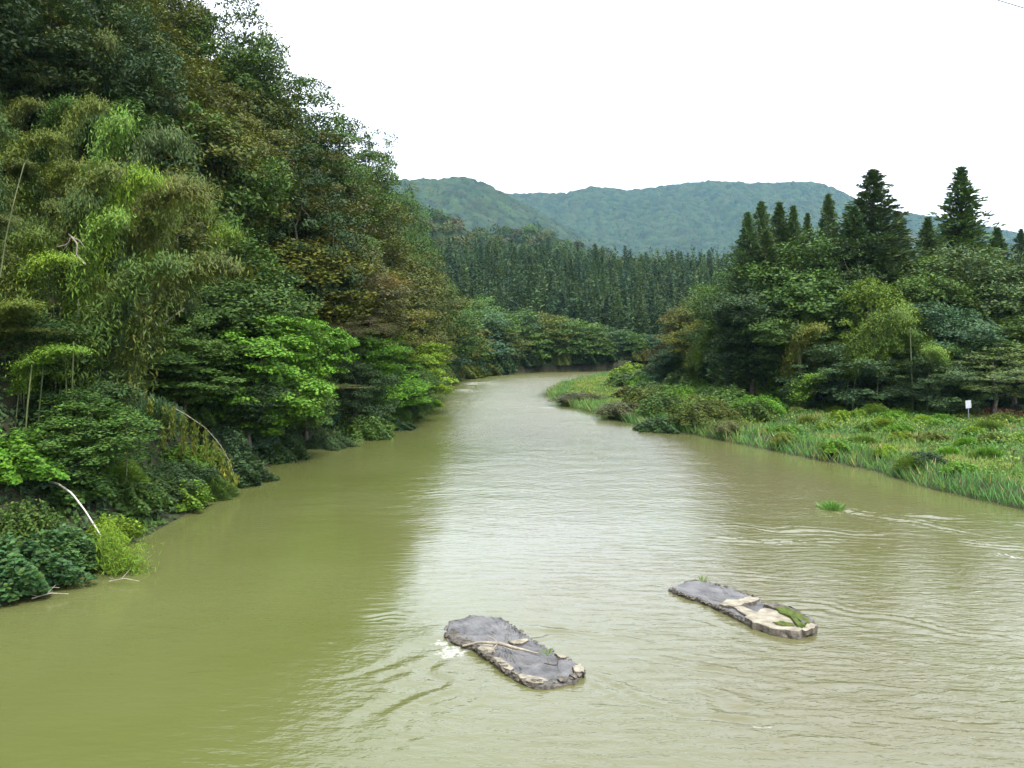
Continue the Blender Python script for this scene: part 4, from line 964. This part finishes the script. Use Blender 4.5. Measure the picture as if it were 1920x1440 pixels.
crowns("hill_forest", "dense dark woods on the hill behind the plantation", spots((-200, 200, 470, 820), 620, 7.0, 41, lambda a, b: 660 < a / b * FPX + 960 < 1260), 11.5, 11, [DARK, MID, (0.045, 0.058, 0.018), (0.045, 0.048, 0.022), DARK], 42, False, 150, M_LEAF)
crowns("plantation_forest", "unbroken cedar stand rising behind the plantation's front rows", spots((-90, 160, 262, 425), 700, 3.8, 43, lambda a, b: 760 < a / b * FPX + 960 < 1440 and height(np.array([a]), np.array([b]))[0] > 3), 15.5, 5.2, [(0.026, 0.05, 0.015), (0.022, 0.044, 0.015), (0.022, 0.048, 0.02), (0.035, 0.062, 0.016)], 44, True, 120, M_NEEDLE)
rng = np.random.default_rng(61); n = 100000          # leaf masses that roughen the far canopy
a_ = rng.uniform(-1200, 2300, n); b_ = 1760 + 2160 * rng.random(n) ** 0.8; m = np.abs(a_ / b_) < 0.62; a_ = a_[m]; b_ = b_[m]; n = len(a_)
C = np.column_stack([a_, b_, height(a_, b_) + rng.uniform(6.0, 15.0, n)]); sz = rng.uniform(3.0, 6.5, n)
V, F = leaf_quads(C, nrm(np.array([[0, -0.5, 0.9]]) + rdir(n, rng) * 0.5), rdir(n, rng), sz * 1.2, sz * 0.8)
tag(obj("mountain_foliage", mesh_np("mountain_foliage", V, [F], M_CANOPY, tint=np.repeat(np.array(MC)[rng.integers(len(MC), size=n)] * rng.uniform(0.7, 1.5, (n, 1)), 4, 0))), "uneven treetops roughening the far mountain forest", kind="stuff")
# ------------------------------------------------------------------ the two old pier footings
def resample(P, n, closed=True):
    P = np.asarray(P, float); Q = np.vstack([P, P[:1]]) if closed else P
    sl_ = np.r_[0, np.cumsum(np.linalg.norm(np.diff(Q, axis=0), axis=1))]
    t = np.linspace(0, sl_[-1], n, endpoint=not closed)
    return np.stack([np.interp(t, sl_, Q[:, i]) for i in range(Q.shape[1])], 1)
def rough_plate(name, P, ztop, zbot, mats, parent, seed, amp=0.05, edge=0.05, n=170, rings=(1, 0.975, 0.95, 0.92, 0.88, 0.83, 0.77, 0.7, 0.63, 0.55, 0.47, 0.39, 0.31, 0.22, 0.12), crown=0.0, drop=0.06, sidemat=1):
    P = resample(P, n); c = P.mean(0); V = []; 
    per = np.arange(n)
    jag = 1 + edge * fbm(per / 6.0, per * 0 + seed, seed, 4, 0.6)[:, None] * 0.6
    side = []
    for k, (f, z_) in enumerate([(1.06, zbot), (1.05, zbot * 0.5 + ztop * 0.35), (1.02, ztop - drop - 0.02)]):
        q = c + (P - c) * f * jag; zz = z_ + amp * fbm(q[:, 0] * 2.5, q[:, 1] * 2.5, seed + 3, 3) * (k > 0); V.append(np.column_stack([q, zz]))
    for f in rings:
        q = c + (P - c) * f * (1 + (jag - 1) * f); zz = ztop + crown * (1 - f) - drop * (f > 0.97) + amp * fbm(q[:, 0] * 1.7, q[:, 1] * 1.7, seed, 6, 0.6) + 0.35 * amp * np.abs(fbm(q[:, 0] * 5, q[:, 1] * 5, seed + 7, 3)) * (f > 0.86)
        V.append(np.column_stack([q, zz]))
    V = np.concatenate(V); nr = 3 + len(rings)
    i = np.arange(nr - 1)[:, None] * n; j = np.arange(n)[None, :]
    F = np.stack([i + j, i + (j + 1) % n, i + n + (j + 1) % n, i + n + j], -1).reshape(-1, 4)
    V = np.vstack([V, [[*c, ztop + crown + amp * float(fbm(np.array([c[0] * 2.1]), np.array([c[1] * 2.1]), seed, 4)[0])]]])
    cap = np.stack([(nr - 1) * n + per, (nr - 1) * n + (per + 1) % n, np.full(n, len(V) - 1)], 1)
    mi = np.zeros(len(F) + n, int); mi[:n * 3] = sidemat
    me = mesh_np(name, V, [F, cap], mats, matidx=mi, smooth=False)
    return obj(name, me, parent)
def rim_stones(parent, P, spans, z_, rng, mat, size=(0.16, 0.32)):
    """broken lumps along the rim"""
    Q = resample(P, 200)
    for (a, b, m) in spans:
        for k in range(m):
            i = int((a + (b - a) * (k + rng.uniform(0.1, 0.9)) / m) * 200) % 200
            p = Q[i] + (Q.mean(0) - Q[i]) * 0.04
            s = rng.uniform(*size); v = rdir(14, rng); 
            import bmesh
            bm = bmesh.new()
            for w in v: bm.verts.new((w[0] * s * rng.uniform(0.7, 1.1), w[1] * s * rng.uniform(0.7, 1.1), w[2] * s * 0.5))
            bmesh.ops.convex_hull(bm, input=bm.verts)
            for f in list(bm.verts):
                if not f.link_faces: bm.verts.remove(f)
            me = bpy.data.meshes.new("broken_stone"); bm.to_mesh(me); bm.free(); me.materials.append(mat)
            obj("broken_stone", me, parent, (p[0], p[1], z_ + rng.uniform(-0.02, 0.05)))
def pix(lst, z_): return np.array([GW(a, b, z_)[:2] for a, b in lst])
rg = np.random.default_rng(31)
f1 = tag(empty("pier_footing", (0, 0, 0)), "near old concrete pier footing awash in the river with a driftwood stick on it", "footing", "old pier footings")
rough_plate("footing_base", S1, 0.12, -1.5, [M_WETTOP, M_DARKROCK], f1, 3, amp=0.11, edge=0.13)
def patch(parent, pts, z_, th, mat, seed, amp=0.05, side=None, name="concrete_patch"):
    return rough_plate(name, pix(pts, z_), z_ - 0.10 + th, z_ - 0.25, [mat, side or M_DARKROCK], parent, seed, amp=amp, edge=0.55, n=60, rings=(1, 0.9, 0.7, 0.4), drop=0.02)
patch(f1, [(893, 1212), (905, 1206), (925, 1205), (932, 1210), (924, 1218), (910, 1220)], 0.24, 0.06, M_CREAM, 5)
patch(f1, [(925, 1230), (938, 1229), (950, 1238), (963, 1247), (956, 1251), (940, 1247)], 0.24, 0.05, M_CREAM, 6)
patch(f1, [(960, 1256), (985, 1262), (1010, 1266), (1024, 1270), (1024, 1278), (1000, 1276), (975, 1268)], 0.22, 0.05, M_CREAM, 7)
patch(f1, [(957, 1198), (975, 1196), (990, 1192), (990, 1197), (978, 1202), (962, 1202)], 0.26, 0.05, M_CREAM, 8)
patch(f1, [(1074, 1246), (1088, 1242), (1096, 1250), (1094, 1257), (1078, 1255)], 0.24, 0.06, M_CREAM, 9)
patch(f1, [(1040, 1221), (1052, 1222), (1064, 1229), (1058, 1231), (1046, 1227)], 0.24, 0.04, M_CREAM, 10)
patch(f1, [(833, 1180), (850, 1176), (880, 1196), (905, 1212), (890, 1211), (866, 1202), (845, 1194)], 0.22, 0.05, M_DARKROCK, 11, 0.09, name="broken_edge")
rim_stones(f1, S1, [(0.52, 0.99, 46)], 0.10, rg, M_DARKROCK, (0.10, 0.20)); rim_stones(f1, S1, [(0.22, 0.5, 20)], 0.10, rg, M_DARKROCK, (0.06, 0.13))
f2 = tag(empty("pier_footing", (0, 0, 0)), "farther old concrete pier footing with cream broken end and green moss", "footing", "old pier footings")
rough_plate("footing_base", S2, 0.14, -1.5, [M_WETTOP, M_DARKROCK], f2, 13, amp=0.11, edge=0.13)
patch(f2, [(1374, 1137), (1386, 1134), (1420, 1146), (1436, 1138), (1446, 1141), (1470, 1147), (1490, 1160), (1492, 1172), (1500, 1176), (1480, 1181), (1445, 1176), (1415, 1166), (1395, 1154)], 0.26, 0.10, M_CREAM, 14, 0.05, name="broken_slab")
patch(f2, [(1353, 1128), (1362, 1124), (1385, 1124), (1408, 1117), (1424, 1122), (1408, 1129), (1380, 1135), (1360, 1134)], 0.25, 0.08, M_CREAM, 15, 0.10)
patch(f2, [(1436, 1133), (1450, 1131), (1480, 1137), (1505, 1148), (1530, 1164), (1528, 1172), (1505, 1172), (1494, 1160), (1478, 1148), (1450, 1140)], 0.30, 0.10, M_DARKROCK, 16, 0.10, name="broken_edge")
patch(f2, [(1454, 1136), (1480, 1138), (1502, 1148), (1516, 1160), (1510, 1170), (1494, 1168), (1482, 1152), (1464, 1145)], 0.40, 0.05, M_MOSS, 17, 0.07, M_MOSS, name="moss")
patch(f2, [(1450, 1164), (1466, 1163), (1486, 1166), (1488, 1171), (1470, 1171), (1456, 1169)], 0.34, 0.05, M_MOSS, 18, 0.06, M_DARKROCK, name="moss")
patch(f2, [(1504, 1172), (1520, 1164), (1530, 1168), (1526, 1176), (1508, 1178)], 0.34, 0.05, M_CREAM, 19, 0.09)
rim_stones(f2, S2, [(0.46, 0.99, 50)], 0.11, rg, M_DARKROCK, (0.08, 0.17)); rim_stones(f2, S2, [(0.12, 0.45, 26)], 0.12, rg, M_DARKROCK, (0.06, 0.14))

def tuft(name, label, p, n, hgt, rad, colr, seed, cat="grass tuft", lean=0.8, w=0.02):
    rng = np.random.default_rng(seed); q = rng.normal(size=(n, 2)) * rad; hh = hgt * rng.uniform(0.5, 1.25, n)
    D = np.column_stack([q * lean / max(rad, 0.05) * 0.5 + rng.normal(size=(n, 2)) * 0.3, np.ones(n)]); D = nrm(D)
    C = np.column_stack([q, np.zeros(n)]) + D * (hh / 2)[:, None] - np.array([[0, 0, 0.12]])
    V, F = leaf_quads(C, nrm(np.array([[0, -1, 0.3]]) + rdir(n, rng) * 0.6), D, hh, rng.uniform(0.7, 1.4, n) * w, 0.1)
    o = obj(name, mesh_np(name, V, [F], M_GRASS, tint=np.repeat(np.array([colr]) * rng.uniform(0.7, 1.35, (n, 1)), 4, 0))); o.location = p
    return tag(o, label, cat)
tuft("grass_tuft", "green grass tuft standing alone in the river off the right bank", (TUFT[0], TUFT[1], 0.0), 300, 0.62, 0.20, (0.07, 0.15, 0.03), 1, w=0.05)
q = GW(1025, 1222, 0.25); tuft("grass_sprig", "small green sprig growing on the near pier footing", q, 16, 0.32, 0.05, (0.09, 0.15, 0.02), 2)
q = GW(1318, 1086, 0.25); tuft("grass_sprig", "small green sprig growing on the far edge of the farther pier footing", q, 22, 0.36, 0.06, (0.09, 0.15, 0.02), 3)
def stick(name, label, pts, rads, mat, cat, sides=6, parts=()):
    a = Acc(); V, F = tube(resample(np.array(pts), 14, False), np.interp(np.linspace(0, 1, 14), np.linspace(0, 1, len(rads)), rads), sides)
    V = V + 0.012 * np.random.default_rng(len(pts)).normal(size=V.shape) * 0.3; a.add(V, F)
    for (pp, rr) in parts:
        V, F = tube(np.array(pp), np.linspace(rr[0], rr[1], len(pp)), 5); a.add(V, F)
    return tag(obj(name, a.mesh(name, mat, smooth=True, tint=False)), label, cat)
g3 = lambda a, b, z_: GW(a, b, z_)
stick("driftwood_branch", "pale forked driftwood branch lying across the near pier footing", [g3(868, 1211, 0.12), g3(900, 1204, 0.33), g3(935, 1206, 0.36), g3(970, 1216, 0.34), g3(1010, 1225, 0.27)], [0.035, 0.045, 0.06, 0.05, 0.02], M_DRIFT, "branch",
      parts=[([g3(935, 1206, 0.36), g3(925, 1198, 0.4), g3(913, 1191, 0.42)], (0.025, 0.01)), ([g3(932, 1208, 0.33), g3(925, 1216, 0.3), g3(928, 1224, 0.27)], (0.02, 0.01)), ([g3(940, 1212, 0.3), g3(965, 1221, 0.27), g3(1000, 1223, 0.27)], (0.02, 0.008))])
stick("wet_twig", "thin dark crooked twig at the end of the near pier footing", [g3(1020, 1243, 0.25), g3(1030, 1246, 0.3), g3(1045, 1247, 0.27), g3(1046, 1236, 0.3), g3(1066, 1232, 0.3)], [0.014, 0.02, 0.018, 0.016, 0.012], M_DARKTWIG, "twig",
      parts=[([g3(1045, 1247, 0.27), g3(1047, 1258, 0.27)], (0.012, 0.008)), ([g3(1030, 1246, 0.3), g3(1026, 1236, 0.36)], (0.012, 0.006))])
stick("wet_twig", "dark twig poking from the water beside the near footing's tip", [g3(1077, 1258, 0.22), g3(1077, 1270, 0.1), g3(1076, 1292, -0.05)], [0.014, 0.012, 0.008], M_DARKTWIG, "twig")

# ------------------------------------------------------------------ bent stems and branches of the left bank
def sprays(acc, pts, n, rad, ll, lw, rng, hang=0.9, colr=1.0, warm=0.05):
    P = resample(np.array(pts), n, False) + rng.normal(size=(n, 3)) * rad
    D = nrm(rdir(n, rng) * 0.6 + np.array([[0, 0, -hang]]))
    V, F = leaf_quads(P, nrm(np.array([[0, -0.4, 0.8]]) + rdir(n, rng) * 0.6), D, ll * rng.uniform(0.6, 1.4, n), lw * rng.uniform(0.6, 1.4, n), 0.12)
    acc.add(V, F, tints(n, rng, 0.7, 1.35, warm))
rg = np.random.default_rng(77)
# the bent white culm with its bright feathery tip in the water
cul = [g3(92, 903, 2.6), g3(110, 908, 2.75), g3(135, 925, 2.6), g3(160, 958, 2.1), g3(182, 993, 1.5), g3(200, 1022, 0.95), g3(214, 1052, 0.3), g3(224, 1090, -0.1)]
# keep the stem at one honest distance: it leans from the bank out over the water
dd_ = np.linspace(44.5, 40.0, len(cul)); cul = [np.array([XW(a, d_), d_, ZW(b, d_)]) for (a, b), d_ in zip([(92, 903), (110, 908), (135, 925), (160, 958), (182, 993), (200, 1022), (214, 1050), (223, 1082)], dd_)]
root = tag(empty("bent_bamboo", tuple(cul[0])), "bent white bamboo stem dipping its bright green tip into the water", "bamboo")
o0 = np.array(cul[0])
V, F = tube(resample(np.array(cul) - o0, 24, False), np.linspace(0.055, 0.02, 24), 7); a = Acc(); a.add(V, F); obj("culm", a.mesh("bent_culm", M_DRYCULM, smooth=True, tint=False), root)
a = Acc()
for (x0_, y0_, x1_, y1_, n_) in [(185, 1010, 190, 1085, 700), (205, 1020, 215, 1085, 900), (215, 1040, 250, 1085, 800), (200, 1000, 235, 1060, 600), (230, 1030, 275, 1035, 260), (195, 985, 215, 1020, 350), (240, 1070, 268, 1088, 350)]:
    d_ = rg.uniform(39.5, 41.5); sprays(a, [np.array([XW(x0_, d_), d_, ZW(y0_, d_)]) - o0, np.array([XW(x1_, d_ - .3), d_ - .3, max(0.12, ZW(y1_, d_ - .3))]) - o0], n_, 0.30, 0.26, 0.035, rg, 0.25)
c = obj("foliage", a.mesh("bent_foliage", M_LEAF), root); c.color = (0.080, 0.140, 0.012, 1)
# the arching bamboo branch with hanging yellow-green tassels
d_ = 60.0; W3 = lambda a, b, d=60.0: np.array([XW(a, d), d, ZW(b, d)])
arc = [W3(250, 735, 64), W3(300, 752, 62.5), W3(345, 775, 61), W3(385, 802), W3(412, 832), W3(432, 868), W3(443, 905)]
o0 = arc[0].copy(); root = tag(empty("arching_bamboo", tuple(o0)), "arching bamboo stem hung with yellow-green leaf tassels over the water", "bamboo")
V, F = tube(resample(np.array(arc) - o0, 24, False), np.linspace(0.05, 0.012, 24), 6); a = Acc(); a.add(V, F); obj("culm", a.mesh("arching_culm", M_DRIFT, smooth=True, tint=False), root)
a = Acc()
for (px_, py_, ln_) in [(283, 752, 36), (308, 762, 82), (324, 768, 50), (345, 780, 88), (366, 792, 70), (386, 808, 74), (403, 828, 52), (418, 848, 50), (430, 868, 44), (441, 892, 38)]:
    sprays(a, [W3(px_, py_) - o0, W3(px_ - 1, py_ + ln_ * 0.6) - o0, W3(px_ - 3, py_ + ln_) - o0], int(ln_ * 2.6), 0.12, 0.34, 0.085, rg, 1.0, warm=0.08)
c = obj("foliage", a.mesh("arching_foliage", M_LEAF), root); c.color = (0.095, 0.120, 0.018, 1)
# pale dead branch among the bamboo
stick("dead_branch", "pale crooked dead branch sticking out above the lime-green bamboo plume", [W3(108, 463, 52), W3(128, 458, 52), W3(133, 443, 52), W3(146, 458, 51.8), W3(142, 476, 51.8), W3(160, 496, 52)], [0.03, 0.04, 0.045, 0.05, 0.05, 0.06], M_TWIG, "branch",
      parts=[([W3(133, 443, 52), W3(150, 452, 52), W3(160, 466, 52.2)], (0.04, 0.02)), ([W3(133, 443, 52), W3(128, 438, 52)], (0.03, 0.02)), ([W3(128, 458, 52), W3(118, 470, 52)], (0.02, 0.01))])
stick("fallen_pole", "slanting pale dead pole in front of the dark left bank trees", [W3(272, 616, 64), W3(310, 604, 64), W3(346, 578, 64)], [0.07, 0.06, 0.05], M_DRIFT, "pole")
stick("bamboo_culm", "long pale leaning culm at the left edge among dark bamboo", [W3(0, 520, 46), W3(12, 440, 46), W3(28, 370, 46), W3(46, 305, 46.5)], [0.04, 0.036, 0.032, 0.026], M_CULM, "bamboo")
# bare culms standing in the shade under the plumes
a_n = 0
for (px_, d_, top_, tilt) in [(131, 47, 640, 0.2), (128, 49, 660, -0.2), (143, 50, 650, 0.1), (70, 47, 690, 0.3), (46, 46, 680, 0.4), (104, 50, 700, 0), (186, 52, 640, 0.1), (145, 52, 560, 0.05), (163, 47, 770, -0.15), (120, 51, 690, 0.1)]:
    x_ = XW(px_, d_); zb = hz(x_, d_) - 0.3; zt = ZW(top_, d_); o = None
    P = [np.array([x_, d_, zb]), np.array([x_ + tilt * 0.3, d_, zb + (zt - zb) * 0.5]), np.array([x_ + tilt, d_, zt])]
    stick("bamboo_culm", "bare grey-green bamboo culm in the dark gap under the left plumes", P, [0.05, 0.045, 0.04], M_CULM, "bamboo")["group"] = "bare culms under the left plumes"
for (px_, py_, zt_, tilt, lab) in [(1712, 776, 655, -3, "pale yellow bamboo culm at the deep shade's edge, leaning towards the river"), (1738, 778, 690, 2, "straight yellow-green bamboo culm standing in front of the deep shade"), (1733, 772, 690, -4, "thinner bamboo culm right beside the straight yellow-green one"),
                             (1760, 765, 700, 0, "grey-green culm midway between the yellow culms and the white sign"), (1780, 762, 705, 1, "brownish culm close behind the white sign"), (1791, 762, 700, 0, "slender culm nearest the white sign"), (1500, 700, 640, -2, "pale culm under the brown-yellow bamboo"), (1506, 698, 640, -5, "second pale culm under the brown-yellow bamboo")]:
    p = GW(px_, py_, 2.0); d_ = p[1] if py_ > 720 else 104.0
    zb = hz(XW(px_, d_), d_) - 0.3; P = [np.array([XW(px_, d_), d_, zb]), np.array([XW(px_ + tilt * 0.6, d_), d_, (zb + ZW(zt_, d_)) / 2]), np.array([XW(px_ + tilt * 2, d_), d_, ZW(zt_ - 40, d_)])]
    stick("bamboo_culm", lab, P, [0.085, 0.08, 0.06], M_CULM, "bamboo")
# thick trunk by the picture's edge
p = GW(1886, 762, 2.0); zb = hz(p[0], p[1])
stick("tree_trunk", "thick grey trunk at the wood's edge beyond the white sign", [np.array([p[0], p[1], zb - 0.3]), np.array([p[0] + 0.05, p[1], zb + 3]), np.array([p[0] - 0.2, p[1], zb + 9])], [0.36, 0.3, 0.22], M_BARK, "tree", 10)
# debris at the near left waterline
rg = np.random.default_rng(5)
for i, (px_, py_, lab) in enumerate([(60, 1122, "longest pale dead twig washed up at the near left waterline"), (45, 1110, "dead twig above the longest one at the near left waterline"), (150, 1065, "dry twig by the water under the kudzu mound"), (205, 1090, "dry twig at the foot of the bent stem")]):
    p = GW(px_, py_, 0.12); a_ = rg.uniform(-0.5, 0.7)
    stick("dead_twig", lab, [p, p + np.array([0.7 * math.cos(a_), 0.5 * math.sin(a_), 0.15]), p + np.array([1.4 * math.cos(a_), 1.0 * math.sin(a_), 0.05])], [0.03, 0.025, 0.012], M_DRIFT, "twig", parts=[([p + np.array([0.5, 0.1, 0.1]), p + np.array([0.7, 0.5, 0.4])], (0.018, 0.008)), ([p + np.array([0.2, 0.1, 0.05]), p + np.array([0.1, -0.3, 0.25])], (0.016, 0.008))])

# ------------------------------------------------------------------ sign, leaf heap, board stack, overhead cable
def box(c, s):
    c = np.array(c); s = np.array(s) / 2
    V = np.array([[i, j, k] for k in (-1, 1) for j in (-1, 1) for i in (-1, 1)]) * s + c
    F = np.array([[0, 2, 3, 1], [4, 5, 7, 6], [0, 1, 5, 4], [2, 6, 7, 3], [0, 4, 6, 2], [1, 3, 7, 5]])
    return V, F
p = GW(1817, 790, 1.9); zb = hz(p[0], p[1]); px2m = p[1] / FPX
sg = tag(empty("sign", (p[0], p[1], zb)), "small white sign on a grey post at the edge of the meadow", "sign"); sg.rotation_euler = (0, R(-4), R(8))
V, F = tube([[0, 0, -0.4], [0, 0, 1.35], [0, 0, 2.05]], [0.045, 0.045, 0.045], 8); a = Acc(); a.add(V, F); obj("post", a.mesh("sign_post", M_STEEL, smooth=True, tint=False), sg)
V, F = box((0, -0.06, 1.72), (0.60, 0.03, 0.78)); a = Acc(); a.add(V, F); pn_ = obj("panel", a.mesh("sign_panel", M_PAINT, tint=False), sg)
a = Acc()
for k in (-0.25, 0.25):
    V, F = box((0, -0.035, 1.72 + k), (0.5, 0.02, 0.04)); a.add(V, F)
obj("bracket", a.mesh("sign_bracket", M_STEEL, tint=False), sg)
# heap of brown cut leaves
rg = np.random.default_rng(15); c0 = GW(1855, 778, 2.0); n = 2600
v = rdir(n, rg); v[:, 2] = np.abs(v[:, 2]); C = c0 + v * rg.random((n, 1)) ** 0.3 * np.array([3.6, 2.2, 0.75]); C[:, 2] = np.maximum(C[:, 2], height(C[:, 0], C[:, 1]) + 0.05)
sz = rg.uniform(0.12, 0.3, n); V, F = leaf_quads(C, nrm(v + rdir(n, rg) * 0.6), rdir(n, rg), sz * 1.6, sz * 0.7)
bt = np.where((rg.random(n) < 0.7)[:, None], np.array([[0.13, 0.062, 0.03]]), np.array([[0.24, 0.17, 0.10]])) * rg.uniform(0.6, 1.3, (n, 1))
tag(obj("dead_leaves", mesh_np("dead_leaves", V, [F], M_GRASS, tint=np.repeat(bt, 4, 0))), "heap of brown cut leaves and brushwood beyond the white sign", kind="stuff")
p = GW(1908, 774, 2.0); zb = hz(p[0], p[1]); st = tag(empty("board_stack", (p[0], p[1], zb)), "low stack of weathered grey boards at the picture's edge", "board stack")
for k in range(5):
    V, F = box((0, 0, 0), (2.3, 0.9, 0.16)); a = Acc(); a.add(V, F); b_ = obj("board", a.mesh("board", M_BOARD, tint=False), st); b_.location = (rg.uniform(-0.15, 0.15), rg.uniform(-0.1, 0.1), 0.10 + k * 0.20); b_.rotation_euler = (0, 0, rg.uniform(-0.06, 0.06))
P = []
for t_ in np.linspace(-1, 1, 40):
    px_ = 1894 + t_ * 1500; P.append([XW(px_, 44.0), 44.0 + t_ * 3, ZW(7 + (px_ - 1894) * 0.262 + 55 * (t_ ** 2), 44.0)])
V, F = tube(P, np.full(40, 0.034), 6); a = Acc(); a.add(V, F)
tag(obj("overhead_cable", a.mesh("overhead_cable", M_CABLE, smooth=True, tint=False)), "thin overhead cable crossing the sky's top corner", "cable")

# ------------------------------------------------------------------ haze in the valley air
hm, ht, ho = new_mat("valley_haze")
pv = N(ht, "ShaderNodeVolumePrincipled"); pv.inputs["Color"].default_value = (0.40, 0.74, 1.0, 1); pv.inputs["Density"].default_value = 5.0e-5; pv.inputs["Anisotropy"].default_value = 0.1
L(ht, pv.outputs[0], ho.inputs["Volume"])
V, F = box((0, 2225, 358), (6300, 4730, 724))
hzb = tag(obj("haze", mesh_np("haze", V, [F], hm)), "pale blue haze in the valley air", kind="stuff")
